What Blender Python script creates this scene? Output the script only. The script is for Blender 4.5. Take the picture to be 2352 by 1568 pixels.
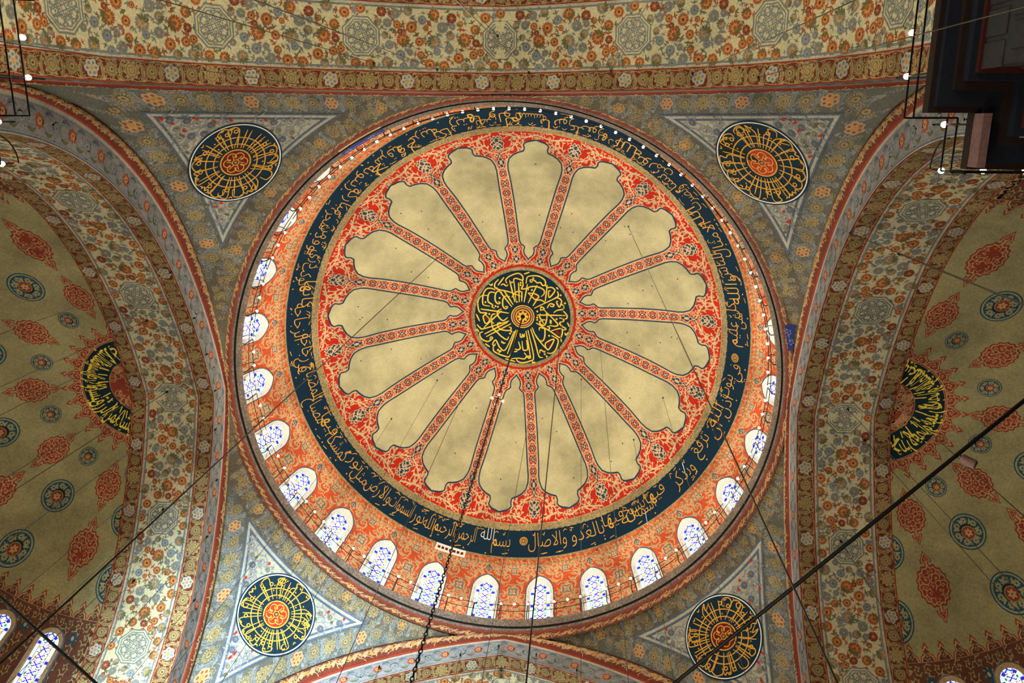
import bpy, math, random
import numpy as np
from mathutils import Matrix, Vector
from mathutils.geometry import tessellate_polygon

for o in list(bpy.data.objects): bpy.data.objects.remove(o)
S = bpy.context.scene
COL = S.collection
PI = math.pi
D = math.radians

# ------------------------------------------------------------------ camera, sky, exposure
# x to the picture's right, y towards the picture's bottom (the far arch), z up; metres
CAM = np.array([2.708, -9.334, 1.6])
RIGHT = (0.99672146, -0.00303647, 0.08085243)
UP = (-0.02344878, -0.96724928, 0.25274294)
FWD = (-0.07743701, 0.2538102, 0.96414931)
cd = bpy.data.cameras.new('camera'); cam = bpy.data.objects.new('camera', cd); COL.objects.link(cam)
cd.sensor_width = 36.0; cd.lens = 1902.03 / 2352 * 36.0; cd.clip_start = 0.05; cd.clip_end = 300
m = Matrix.Identity(4)
for i in range(3):
    m[i][0] = RIGHT[i]; m[i][1] = UP[i]; m[i][2] = -FWD[i]; m[i][3] = CAM[i]
cam.matrix_world = m
S.camera = cam
S.view_settings.view_transform = 'Standard'
S.view_settings.look = 'None'
S.view_settings.gamma = 1.0
S.view_settings.use_curve_mapping = False
S.view_settings.exposure = 0.0
w = bpy.data.worlds.new('daylight'); S.world = w; w.use_nodes = True
bg = w.node_tree.nodes['Background']
bg.inputs[0].default_value = (0.72, 0.86, 1.0, 1); bg.inputs[1].default_value = 0.22

def light(name, kind, loc, power, col, size=1.0, target=None, cone=None, blend=1.0, **k):
    d = bpy.data.lights.new(name, kind); o = bpy.data.objects.new(name, d); COL.objects.link(o)
    o.location = loc; d.energy = power; d.color = col
    if kind == 'AREA':
        d.shape = 'RECTANGLE'; d.size = size[0]; d.size_y = size[1]
    else: d.shadow_soft_size = size
    if cone: d.spot_size = cone; d.spot_blend = blend
    if target is not None:
        o.rotation_euler = (Vector(target) - Vector(loc)).to_track_quat('-Z', 'Y').to_euler()
    return o
WARM = (1.0, 0.94, 0.74)
# the lamps of the great low chandelier, a ring of warm lights under the dome (below the frame)
for k in range(10):
    a = 2 * PI * k / 10
    light('chandelier_light', 'POINT', (-2.5 + 6.5 * math.cos(a), 2.0 + 6.5 * math.sin(a), 5.2), 640, WARM, 0.5)
# the bulbs of the rail on the cornice, gathered into sixteen lights that wash the dome
for k in range(16):
    a = 2 * PI * k / 16
    light('rail_light', 'POINT', (7.6 * math.cos(a), 7.6 * math.sin(a), 31.4), 120, (1.0, 0.97, 0.82), 0.35)
# daylight through the tall windows behind the near arch, falling on the far left pendentive
light('window_daylight', 'SPOT', (-5.6, -16.2, 13.0), 140000, (0.60, 0.81, 1.0), 1.4, (-6.6, 10.6, 24.4), D(37), 1.0)
# added fill spot, not a lamp of the room: brightens only the dome from below
light('dome_fill_spot', 'SPOT', (-0.5, 1.5, 5.4), 15000, (1.0, 0.96, 0.80), 1.2, (0, 0, 42), D(46), 0.5)
# daylight of the half-dome windows
light('window_daylight_far', 'AREA', (0, 17.5, 16.0), 1300, (0.86, 0.93, 1.0), (9, 5), (0, 4, 36))
light('window_daylight_near', 'AREA', (-2, -18.5, 13.0), 1500, (1.0, 0.94, 0.78), (9, 5), (-1, -11, 29))

# ------------------------------------------------------------------ measured building
RD, HD, ZS = 11.75, 12.8115, 29.2573          # dome ellipsoid
LIP_R, LIP_Z = 9.953, 30.937                  # cornice lip
AP, BD = 10.307, 3.117                        # arch plane, arch depth
R2, ZA, TH, R1, AW = 9.424, 18.999, 1.005, 16.917, 9.414
C2 = np.array([AW - R2, ZA]); C1 = C2 - (R1 - R2) * np.array([math.cos(TH), math.sin(TH)])
DO = 0.968                                    # arch face width
RP, ZP, CP = 14.72, 19.68, np.array([0.05, 0.18])   # pendentive sphere
PH4, PH5 = -1.6745, 2.5673                    # spokes, windows
SIDES = {'left': ((-1, 0), (0, 1), 0.26), 'right': ((1, 0), (0, 1), 0.28), 'far': ((0, 1), (1, 0), 0.15), 'near': ((0, -1), (1, 0), 0.1)}

# ------------------------------------------------------------------ materials
def lin(c):
    return tuple(((x / 255) / 12.92 if x <= 10.3 else (((x / 255) + 0.055) / 1.055) ** 2.4) for x in c)
def plaster(name, rgb, rough=0.8, dirt=0.35, grain=0.25, scale=0.55, spec=0.2):
    mt = bpy.data.materials.new(name); mt.use_nodes = True
    nt = mt.node_tree; b = nt.nodes['Principled BSDF']
    b.inputs['Roughness'].default_value = rough
    b.inputs['Specular IOR Level'].default_value = spec
    tc = nt.nodes.new('ShaderNodeTexCoord')
    n1 = nt.nodes.new('ShaderNodeTexNoise'); n1.inputs['Scale'].default_value = scale; n1.inputs['Detail'].default_value = 5; n1.inputs['Roughness'].default_value = 0.62
    n2 = nt.nodes.new('ShaderNodeTexNoise'); n2.inputs['Scale'].default_value = 14; n2.inputs['Detail'].default_value = 3
    r1 = nt.nodes.new('ShaderNodeMapRange'); r1.inputs[1].default_value = 0.34; r1.inputs[2].default_value = 0.62; r1.inputs[3].default_value = 1 - dirt; r1.inputs[4].default_value = 1.0
    r2 = nt.nodes.new('ShaderNodeMapRange'); r2.inputs[1].default_value = 0.3; r2.inputs[2].default_value = 0.7; r2.inputs[3].default_value = 1 - grain; r2.inputs[4].default_value = 1 + grain * 0.4
    mu = nt.nodes.new('ShaderNodeMath'); mu.operation = 'MULTIPLY'
    vm = nt.nodes.new('ShaderNodeVectorMath'); vm.operation = 'SCALE'
    vm.inputs[0].default_value = lin(rgb)
    nt.links.new(tc.outputs['Object'], n1.inputs['Vector']); nt.links.new(tc.outputs['Object'], n2.inputs['Vector'])
    nt.links.new(n1.outputs[0], r1.inputs[0]); nt.links.new(n2.outputs[0], r2.inputs[0])
    nt.links.new(r1.outputs[0], mu.inputs[0]); nt.links.new(r2.outputs[0], mu.inputs[1])
    nt.links.new(mu.outputs[0], vm.inputs['Scale']); nt.links.new(vm.outputs[0], b.inputs['Base Color'])
    return mt
def glow(name, rgb, e):
    mt = bpy.data.materials.new(name); mt.use_nodes = True; b = mt.node_tree.nodes['Principled BSDF']
    b.inputs['Base Color'].default_value = (*lin(rgb), 1); b.inputs['Roughness'].default_value = 0.25
    b.inputs['Emission Color'].default_value = (*lin(rgb), 1); b.inputs['Emission Strength'].default_value = e
    return mt
def metal(name, rgb, rough=0.4, met=0.9):
    mt = plaster(name, rgb, rough, 0.2, 0.15, 3.0, 0.5); mt.node_tree.nodes['Principled BSDF'].inputs['Metallic'].default_value = met
    return mt
PIG = {}
def pig(n, *a, **k): PIG[n] = plaster(n, *a, **k)
pig('cream', (210, 201, 152), dirt=0.42, grain=0.12, scale=0.42)
pig('dome_red', (206, 44, 20)); pig('vine', (226, 196, 146)); pig('outline', (48, 66, 92))
pig('navy', (8, 42, 62), dirt=0.2); pig('gold', (232, 172, 62), dirt=0.15); pig('stone_tan', (176, 156, 108), grain=0.6)
pig('drum_red', (226, 92, 46)); pig('drum_vine', (218, 182, 132)); pig('slate', (92, 106, 122)); pig('white', (236, 234, 220), dirt=0.05, grain=0.1)
pig('soffit', (204, 192, 146), dirt=0.2); pig('rust', (164, 84, 50)); pig('rust_dark', (116, 56, 36)); pig('orange', (206, 146, 62)); pig('blue_grey', (126, 130, 122)); pig('leaf', (104, 104, 62))
pig('brown_red', (112, 46, 26)); pig('tan', (172, 150, 98)); pig('tan_dark', (116, 96, 58)); pig('rosette', (184, 178, 154))
pig('face', (146, 140, 138)); pig('scarlet', (140, 34, 22)); pig('border', (104, 104, 90)); pig('ring_border', (104, 95, 76)); pig('field', (188, 182, 154)); pig('vine_grey', (146, 150, 146))
pig('roundel', (8, 42, 56), dirt=0.15); pig('roundel_red', (120, 26, 16)); pig('roundel_scarlet', (196, 58, 32)); pig('rust_line', (150, 62, 34))
pig('semi', (166, 156, 106), dirt=0.4); pig('semi_red', (150, 62, 38)); pig('semi_tan', (200, 156, 104)); pig('teal', (34, 82, 98)); pig('semi_zone', (104, 62, 42)); pig('yellow', (244, 214, 72), dirt=0.05); pig('ink', (10, 38, 44), dirt=0.1)
pig('cornice', (128, 112, 98), dirt=0.4, grain=0.6, scale=2.5); pig('shade_and_spots', (40, 32, 28)); pig('cornice_leaf', (196, 160, 112)); pig('ochre', (190, 130, 40)); pig('cobalt', (36, 52, 128))
pig('moss', (14, 36, 24)); pig('gold_bright', (248, 206, 66), dirt=0.1)
PIG['pane_white'] = glow('pane_white', (236, 246, 255), 2.2); PIG['pane_pale'] = glow('pane_pale', (186, 220, 236), 1.4); PIG['pane_blue'] = glow('pane_blue', (44, 40, 190), 0.8)
PIG['pane_red'] = glow('pane_red', (150, 40, 40), 0.7); PIG['pane_amber'] = glow('pane_amber', (240, 176, 40), 1.0); PIG['pane_green'] = glow('pane_green', (20, 150, 100), 0.8); PIG['pane_violet'] = glow('pane_violet', (150, 110, 240), 1.2); PIG['pane_lead'] = plaster('pane_lead', (150, 150, 150))
IRON = metal('iron', (30, 30, 30), 0.45); BRASS = metal('steel_wire', (60, 56, 48), 0.35)
BULB = glow('bulb', (255, 236, 214), 28.0)
SHADEDWOOD = plaster('shaded_wood', (36, 24, 17)); TILE = plaster('shaded_tile', (24, 30, 40)); HEX = plaster('grey_tile', (52, 50, 50)); PINK = plaster('pink_stone', (130, 98, 92)); BLACK = plaster('black_panel', (14, 15, 20)); MIST = plaster('grey_arabesque', (60, 62, 70)); DKRED = plaster('shaded_red_line', (66, 22, 18))  # pier materials carry its shade in their dark colours

# ------------------------------------------------------------------ object helpers
def tag(o, label=None, cat=None, group=None, kind=None):
    if label: o['label'] = label
    if cat: o['category'] = cat
    if group: o['group'] = group
    if kind: o['kind'] = kind
    return o
def empty(name, loc=(0, 0, 0), **k):
    o = bpy.data.objects.new(name, None); COL.objects.link(o); o.location = loc; o.empty_display_size = 0.2
    return tag(o, **k)
def mesh_obj(name, V, F, mats, mi=None, parent=None, smooth=False, **k):
    V = np.asarray(V, np.float32).reshape(-1, 3)
    me = bpy.data.meshes.new(name)
    if isinstance(F, np.ndarray) and F.shape[1] == 3:
        n = len(F)
        me.vertices.add(len(V)); me.vertices.foreach_set('co', V.ravel())
        me.loops.add(n * 3); me.loops.foreach_set('vertex_index', F.astype(np.int32).ravel())
        me.polygons.add(n); me.polygons.foreach_set('loop_start', np.arange(0, 3 * n, 3, dtype=np.int32))
    else:
        me.from_pydata(V.tolist(), [], [list(f) for f in F])
    for mt in (mats if isinstance(mats, list) else [mats]): me.materials.append(mt)
    if mi is not None: me.polygons.foreach_set('material_index', np.asarray(mi, np.int32))
    if smooth: me.polygons.foreach_set('use_smooth', np.ones(len(me.polygons), bool))
    me.update(calc_edges=True); me.validate()
    o = bpy.data.objects.new(name, me); COL.objects.link(o)
    if parent is not None:
        o.parent = parent
    return tag(o, **k)
class Geo:
    """collects solid pieces (tubes, boxes, lathes) for one mesh"""
    def __init__(s): s.V = []; s.F = []
    def add(s, V, F):
        n = len(s.V); s.V += [tuple(v) for v in V]; s.F += [tuple(n + i for i in f) for f in F]
    def tube(s, pts, r, n=6, cap=True):
        pts = [Vector(p) for p in pts]; R = r if hasattr(r, '__len__') else [r] * len(pts)
        V = []; F = []; t0 = None; a = None
        for i, p in enumerate(pts):
            t = (pts[min(i + 1, len(pts) - 1)] - pts[max(i - 1, 0)]).normalized()
            if a is None: a = t.orthogonal().normalized()
            else: a = (a - t * a.dot(t)).normalized()
            b = t.cross(a)
            V += [p + (a * math.cos(2 * PI * k / n) + b * math.sin(2 * PI * k / n)) * R[i] for k in range(n)]
        for i in range(len(pts) - 1):
            for k in range(n): F.append((i * n + k, i * n + (k + 1) % n, (i + 1) * n + (k + 1) % n, (i + 1) * n + k))
        if cap: F.append(tuple(range(n))[::-1]); F.append(tuple((len(pts) - 1) * n + k for k in range(n)))
        s.add(V, F); return s
    def ring(s, c, R, r, nx, n=6, N=64):
        """torus in the plane spanned by nx=(e1,e2)"""
        e1, e2 = Vector(nx[0]), Vector(nx[1]); e3 = e1.cross(e2); V = []; F = []
        for i in range(N):
            a = 2 * PI * i / N; d = e1 * math.cos(a) + e2 * math.sin(a)
            for k in range(n):
                b = 2 * PI * k / n; V.append(Vector(c) + d * (R + r * math.cos(b)) + e3 * r * math.sin(b))
        for i in range(N):
            for k in range(n): F.append((i * n + k, ((i + 1) % N) * n + k, ((i + 1) % N) * n + (k + 1) % n, i * n + (k + 1) % n))
        s.add(V, F); return s
    def box(s, c, h, e=((1, 0, 0), (0, 1, 0), (0, 0, 1))):
        e = [Vector(x) for x in e]; V = [Vector(c) + e[0] * h[0] * x + e[1] * h[1] * y + e[2] * h[2] * z for x in (-1, 1) for y in (-1, 1) for z in (-1, 1)]
        s.add(V, [(0, 1, 3, 2), (4, 6, 7, 5), (0, 4, 5, 1), (2, 3, 7, 6), (0, 2, 6, 4), (1, 5, 7, 3)]); return s
    def prism(s, poly, z0, z1):
        n = len(poly); s.add([(x, y, z0) for x, y in poly] + [(x, y, z1) for x, y in poly], [tuple(range(n))[::-1], tuple(range(n, 2 * n))] + [(i, (i + 1) % n, n + (i + 1) % n, n + i) for i in range(n)]); return s
    def lathe(s, c, prof, n=12, axis=(0, 0, 1)):
        q = Vector((0, 0, 1)).rotation_difference(Vector(axis)); V = []; F = []
        for r, z in prof:
            V += [Vector(c) + q @ Vector((r * math.cos(2 * PI * k / n), r * math.sin(2 * PI * k / n), z)) for k in range(n)]
        for i in range(len(prof) - 1):
            for k in range(n): F.append((i * n + k, i * n + (k + 1) % n, (i + 1) * n + (k + 1) % n, (i + 1) * n + k))
        F.append(tuple(range(n))[::-1]); F.append(tuple((len(prof) - 1) * n + k for k in range(n)))
        s.add(V, F); return s
    def obj(s, name, mat, parent=None, smooth=False, **k): return mesh_obj(name, s.V, s.F, mat, None, parent, smooth, **k)

# ------------------------------------------------------------------ painted decoration: flat shapes in (u,v) mapped onto a surface
PN = list(PIG); PI_ = {n: i for i, n in enumerate(PN)}
LAY = 0.0035
class Paint:
    def __init__(s): s.V = []; s.T = []; s.P = []; s.L = []; s.n = 0
    def add(s, v, t, p, l):
        v = np.asarray(v, float); t = np.asarray(t, int).reshape(-1, 3)
        s.V.append(v); s.T.append(t + s.n); s.n += len(v)
        s.P.append(np.full(len(t), PI_[p]) if isinstance(p, str) else np.asarray(p))
        s.L.append(np.full(len(v), float(l)) if np.isscalar(l) else np.asarray(l, float))
    def grid(s, U, V, p, l=0):
        """U,V 2-D arrays of the same shape"""
        U = np.asarray(U, float); V = np.asarray(V, float); a, b = U.shape
        i = np.arange(a * b).reshape(a, b); q = np.stack([i[:-1, :-1], i[1:, :-1], i[1:, 1:], i[:-1, 1:]], -1).reshape(-1, 4)
        s.add(np.stack([U.ravel(), V.ravel()], -1), np.concatenate([q[:, [0, 1, 2]], q[:, [0, 2, 3]]]), p, l)
    def rect(s, u0, u1, v0, v1, p, l=0, nu=1, nv=1):
        U, V = np.meshgrid(np.linspace(u0, u1, nu + 1), np.linspace(v0, v1, nv + 1), indexing='ij'); s.grid(U, V, p, l)
    def stroke(s, pts, w, p, l=1, closed=False):
        pts = np.asarray(pts, float); n = len(pts)
        t = (np.roll(pts, -1, 0) - np.roll(pts, 1, 0)) if closed else np.gradient(pts, axis=0)
        t /= np.maximum(1e-9, np.hypot(t[:, 0], t[:, 1]))[:, None]; nn = np.stack([-t[:, 1], t[:, 0]], -1)
        w = (np.full(n, w) if np.isscalar(w) else np.asarray(w))[:, None] / 2
        v = np.concatenate([pts + nn * w, pts - nn * w]); i = np.arange(n if closed else n - 1); j = (i + 1) % n
        s.add(v, np.concatenate([np.stack([i, j, j + n], -1), np.stack([i, j + n, i + n], -1)]), p, l)
    def star(s, r, n, p, l=1, x=0, y=0, sx=1, sy=1, rot=0):
        a = np.linspace(0, 2 * PI, n, endpoint=False); rr = r(a) if callable(r) else np.full(n, r)
        px, py = rr * np.cos(a) * sx, rr * np.sin(a) * sy; c, q = math.cos(rot), math.sin(rot)
        v = np.concatenate([[[x, y]], np.stack([x + c * px - q * py, y + q * px + c * py], -1)])
        i = np.arange(n); s.add(v, np.stack([i * 0, i + 1, (i + 1) % n + 1], -1), p, l)
    def poly(s, pts, p, l=1):
        t = tessellate_polygon([[Vector((x, y, 0)) for x, y in pts]]); s.add(np.asarray(pts, float), np.array(t), p, l)
    def leaf(s, pts, w, p, l=1, n=9, jag=0):
        """a pointed blade along a curve"""
        c = spline(pts, n); t = np.linspace(0, 1, n); ww = w * np.sin(PI * np.clip(t * 0.96 + 0.04, 0, 1)) ** 0.7
        if jag: ww = ww * (1 - jag * (np.arange(n) % 2))
        s.stroke(c, np.maximum(ww, 0.002), p, l)
    def done(s):
        return (np.concatenate(s.V), np.concatenate(s.T), np.concatenate(s.P), np.concatenate(s.L))
    def place(s, mo, x, y, rot=0, sc=1, flip=False, dl=0, sy=None):
        v, t, p, l = mo; c, q = math.cos(rot), math.sin(rot); a = v[:, 0] * sc; b = v[:, 1] * (sc if sy is None else sy)
        if flip: a = -a
        s.add(np.stack([x + c * a - q * b, y + q * a + c * b], -1), t, p, l + dl)
    def build(s, name, fmap, parent=None, smooth=True, **k):
        v, t, p, l = s.done(); u, w = v[:, 0], v[:, 1]; P = fmap(u, w); e = 1e-3
        N = np.cross(fmap(u + e, w) - P, fmap(u, w + e) - P); N /= np.maximum(1e-12, np.linalg.norm(N, axis=1))[:, None]
        C = np.array([0, 0, 12.0]); sg = np.sign(np.einsum('ij,ij->i', N, C - P)); N *= np.where(sg == 0, 1, sg)[:, None]
        X = P + N * (l * LAY)[:, None]
        # one facing for all
        f = np.cross(X[t[:, 1]] - X[t[:, 0]], X[t[:, 2]] - X[t[:, 0]]); bad = np.einsum('ij,ij->i', f, N[t[:, 0]]) < 0
        t = t.copy(); t[bad] = t[bad][:, [0, 2, 1]]
        used = np.unique(p); re = np.zeros(len(PN), int); re[used] = np.arange(len(used))
        return mesh_obj(name, X, t, [PIG[PN[i]] for i in used], re[p], parent, False, **k)
def spline(pts, n):
    pts = np.asarray(pts, float); m_ = len(pts)
    if m_ == 2: return pts[0] + (pts[1] - pts[0]) * np.linspace(0, 1, n)[:, None]
    e = np.concatenate([[2 * pts[0] - pts[1]], pts, [2 * pts[-1] - pts[-2]]]); T = np.linspace(0, m_ - 1, n); i = np.minimum(T.astype(int), m_ - 2); t = (T - i)[:, None]
    a, b, c, d = e[i], e[i + 1], e[i + 2], e[i + 3]
    return 0.5 * (2 * b + (c - a) * t + (2 * a - 5 * b + 4 * c - d) * t ** 2 + (3 * b - a - 3 * c + d) * t ** 3)
def motif(f, *a, **k):
    p = Paint(); f(p, *a, **k); return p.done()

# ------------------------------------------------------------------ motif library (unit radius)
rng = np.random.default_rng(7)
def f_flower(p, petal, mid, heart, cap=None, n=11):
    p.star(lambda a: 0.8 + 0.24 * ((a * n / (2 * PI) * 2) % 1.0), 88, petal, 1)
    for k in range(n): 
        a = 2 * PI * (k + 0.5) / n; p.stroke([[0.5 * math.cos(a), 0.5 * math.sin(a)], [0.86 * math.cos(a + 0.14), 0.86 * math.sin(a + 0.14)]], [0.02, 0.075], 'rosette' if k % 2 else mid, 2)
    p.star(lambda a: 0.5 + 0.08 * np.cos(8 * a), 32, mid, 2); p.star(0.36, 3, petal, 2.6, 0.2, 0.05, 0.5, 0.9)
    p.star(0.22, 10, heart, 3)
    if cap:
        for a in (1.2, 1.75, 2.3, 0.7): p.leaf([[0.25 * math.cos(a), 0.25 * math.sin(a)], [0.7 * math.cos(a - .1), 0.7 * math.sin(a - .1)], [1.15 * math.cos(a + .1), 1.15 * math.sin(a + .1)]], 0.3, cap, 3, 7, 0.25)
def f_sprig(p, col, col2):
    """two jagged leaves and a bud"""
    for sg in (-1, 1): p.leaf([[0, 0], [0.35 * sg, 0.35], [0.9 * sg, 0.45]], 0.42, col, 1, 11, 0.45)
    p.leaf([[0, 0], [0.05, 0.5], [0, 1.05]], 0.4, col2, 1, 11, 0.4)
    p.stroke([[0, -0.5], [0, 0.3]], 0.08, col, 1)
RUST = [motif(f_flower, 'rust', 'orange', 'rust_dark'), motif(f_flower, 'rust', 'orange', 'rust', 'leaf', 9), motif(f_flower, 'rust_dark', 'rust', 'orange', None, 13)]
BLUE = [motif(f_flower, 'blue_grey', 'blue_grey', 'orange'), motif(f_flower, 'blue_grey', 'orange', 'blue_grey', 'leaf', 9), motif(f_flower, 'blue_grey', 'vine_grey', 'slate', None, 8)]
SPR = motif(f_sprig, 'rust', 'rust'); SPB = motif(f_sprig, 'blue_grey', 'blue_grey'); SPG = motif(f_sprig, 'leaf', 'leaf'); SPGB = motif(f_sprig, 'blue_grey', 'leaf')
def f_daisy(p, col, dark, heart, n=16):
    p.star(lambda a: 0.88 + 0.12 * np.cos(n * a), 64, col, 1)
    for k in range(n):
        a = 2 * PI * k / n; p.stroke([[0.42 * math.cos(a), 0.42 * math.sin(a)], [0.92 * math.cos(a), 0.92 * math.sin(a)]], 0.09, dark, 2)
    p.star(0.42, 14, col, 3); p.stroke(np.stack([0.42 * np.cos(np.linspace(0, 6.2, 15)), 0.42 * np.sin(np.linspace(0, 6.2, 15))], -1), 0.08, dark, 4, True); p.star(0.16, 8, heart, 4)
def f_spiky(p, col, dark, heart):
    p.star(lambda a: 0.75 + 0.3 * (np.abs((a * 9 / PI) % 2 - 1)), 72, col, 1)
    p.stroke(np.stack([0.66 * np.cos(np.linspace(0, 6.28, 25)[:-1]), 0.66 * np.sin(np.linspace(0, 6.28, 25)[:-1])], -1), 0.07, dark, 2, True)
    p.star(lambda a: 0.4 + 0.1 * np.cos(6 * a), 24, col, 2); p.stroke(np.stack([0.36 * np.cos(np.linspace(0, 6.28, 15)[:-1]), 0.36 * np.sin(np.linspace(0, 6.28, 15)[:-1])], -1), 0.07, dark, 3, True); p.star(0.16, 8, heart, 3)
def f_rosette(p, col, spot, heart):
    p.star(lambda a: 0.8 + 0.2 * np.abs(np.cos(3 * a)), 48, col, 1)
    for k in range(6):
        a = PI / 3 * k; p.star(0.17, 10, spot, 2, 0.58 * math.cos(a), 0.58 * math.sin(a))
    p.star(0.26, 12, heart, 2)
def f_acanthus(p, col, dark):
    """S-shaped leaf between two flowers, unit height -1..1"""
    a = [[-0.35, -1], [0.22, -0.55], [0.12, 0.2], [-0.28, 0.95]]
    p.leaf(a, 0.62, col, 1, 13); p.leaf(np.array(a) + [0.1, 0], 0.1, dark, 2, 13); p.leaf(np.array(a) - [0.1, 0], 0.08, dark, 2, 13)
    p.leaf([[-0.05, -0.95], [0.5, -0.9], [0.95, -0.62]], 0.26, col, 1, 9); p.leaf([[-0.1, 0.9], [-0.5, 0.92], [-0.95, 0.66]], 0.26, col, 1, 9)
    p.leaf([[0.15, -0.4], [0.55, -0.2], [0.6, 0.25]], 0.2, col, 1, 7); p.leaf([[0.0, 0.5], [-0.45, 0.35], [-0.55, -0.1]], 0.2, col, 1, 7)
GOLD = dict(d=motif(f_daisy, 'tan', 'tan_dark', 'brown_red'), s=motif(f_spiky, 'tan', 'tan_dark', 'ochre'), r=motif(f_rosette, 'rosette', 'blue_grey', 'orange'), a=motif(f_acanthus, 'tan', 'tan_dark'))
GREY = dict(d=motif(f_daisy, 'tan', 'border', 'tan_dark'), s=motif(f_spiky, 'tan', 'border', 'tan_dark'), r=motif(f_rosette, 'cornice_leaf', 'rust', 'orange'), a=motif(f_acanthus, 'vine_grey', 'border'))
BRWN = dict(d=motif(f_daisy, 'stone_tan', 'ring_border', 'ring_border'), s=motif(f_spiky, 'stone_tan', 'ring_border', 'rust_line'), r=motif(f_rosette, 'tan', 'rust', 'orange'), a=motif(f_acanthus, 'vine_grey', 'ring_border'))
def border_run(p, u0, u1, vc, half, kit, seq='rdsd', l=1, pitch=0.59):
    rb = random.Random(int(vc * 100))
    for i in range(int((u1 - u0) / .085)):
        p.place(SCR['tan'], u0 + (i + .5) * .085, vc + half * (.8, -.8, .45, -.45, 0)[i % 5] * rb.uniform(.9, 1.1), i * 1.9, half * .34, i % 2 == 0, 0)
    for sg in (-1, 1): q_ = np.linspace(u0, u1, int((u1 - u0) / .12)); p.stroke(np.stack([q_, vc + sg * half * (.9 + .07 * np.sin(q_ * 2 * PI / .59))], -1), half * .08, 'tan', 1)
    n = max(1, round((u1 - u0) / pitch)); st = (u1 - u0) / n
    for i in range(n):
        u = u0 + (i + 0.5) * st; k = seq[i % len(seq)]
        p.place(kit[k], u, vc, 0.4 * i, half * {'r': 0.82, 'd': 0.74, 's': 0.9}[k], dl=l)
        p.place(kit['a'], u + st / 2, vc, 0, half * 0.56, i % 2 == 1, l - 1, sy=half * 0.97)
def f_octagon(p):
    """interlaced octagonal medallion"""
    def oc(r):
        a = np.arange(16) * PI / 8; rr = np.where(np.arange(16) % 2 == 0, r, r * 0.905); return np.stack([rr * np.cos(a), rr * np.sin(a)], -1)
    p.star(1.0, 8, 'soffit', 1)
    p.stroke(oc(1.0), 0.07, 'blue_grey', 3.5, True); p.stroke(oc(0.85), 0.06, 'blue_grey', 3.5, True)
    t = np.linspace(0, 2 * PI, 65)[:-1]
    for ph in (0, PI / 4): 
        r = 0.5 + 0.2 * np.cos(4 * (t - ph)); p.stroke(np.stack([r * np.cos(t), r * np.sin(t)], -1), 0.06, 'blue_grey', 3.5, True)
    for k in range(4):
        a = PI / 2 * k; c_, s_ = math.cos(a), math.sin(a); rt = lambda q: [[c_ * x - s_ * y, s_ * x + c_ * y] for x, y in q]
        for y in (-0.1, 0.1): p.stroke(rt([(0.66, y), (0.0, y)]), 0.045, 'blue_grey', 3.5)
        p.stroke(rt([(0.3, 0.12), (0.3, 0.32), (0.12, 0.3)]), 0.05, 'blue_grey', 3.5)
        for x, y in ((0.2, 0.2), (0.42, 0.2), (0.2, 0.42), (0.46, 0.0), (0.22, 0.0)): p.star(0.05, 5, 'blue_grey', 3.5, *rt([(x, y)])[0])
        for q in (((.5, .3), (.6, .36), (.62, .2)), ((.3, .5), (.36, .6), (.2, .62)), ((.42, .42), (.5, .5), (.58, .42)), ((.7, .06), (.62, .14), (.7, .22)), ((.06, .7), (.14, .62), (.22, .7))): p.leaf(rt(q), 0.09, 'blue_grey', 3.5, 6)
OCT = motif(f_octagon)
def f_scroll(p, col, w=0.13, turns=1.25, l=1):
    """spiral vine with half-palmette leaves, unit radius"""
    t = np.linspace(0, 1, 30); a = -0.6 + t * 2 * PI * turns; r = 0.12 + 0.72 * t ** 0.9
    c = np.stack([r * np.cos(a), r * np.sin(a)], -1); p.stroke(c, w * (0.6 + 0.5 * t), col, l)
    p.star(lambda x: 0.17 + 0.07 * np.cos(5 * x), 20, col, l)
    for i in (9, 14, 18, 22, 26, 29):
        d = np.array([math.cos(a[i] + 1.2), math.sin(a[i] + 1.2)]); o = np.array([math.cos(a[i]), math.sin(a[i])]); sg = 1 if i % 4 else -1
        p.leaf([c[i], c[i] + 0.16 * d + 0.1 * sg * o, c[i] + 0.26 * d + 0.3 * sg * o], 0.2, col, l, 7)
SCR = {c: motif(f_scroll, c, w_) for c, w_ in (('vine', 0.13), ('drum_vine', 0.17), ('semi_tan', 0.16), ('vine_grey', 0.1), ('cornice_leaf', 0.16), ('tan', 0.14))}
def f_diamond(p):
    """navy four-lobed knot edged in cream"""
    p.star(lambda a: 0.7 + 0.3 * np.cos(2 * a) ** 2 + 0.06 * np.cos(16 * a), 48, 'vine', 1, sy=1.25)
    p.star(lambda a: 0.56 + 0.26 * np.cos(2 * a) ** 2, 40, 'outline', 2, sy=1.25)
    p.star(lambda a: 0.22 + 0.14 * np.abs(np.cos(2 * a)), 24, 'vine', 3, sy=1.3)
    for a in (PI / 4, 3 * PI / 4): p.stroke([[-0.6 * math.cos(a), -0.75 * math.sin(a)], [0.6 * math.cos(a), 0.75 * math.sin(a)]], 0.09, 'vine', 3)
DIA = motif(f_diamond)
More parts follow.
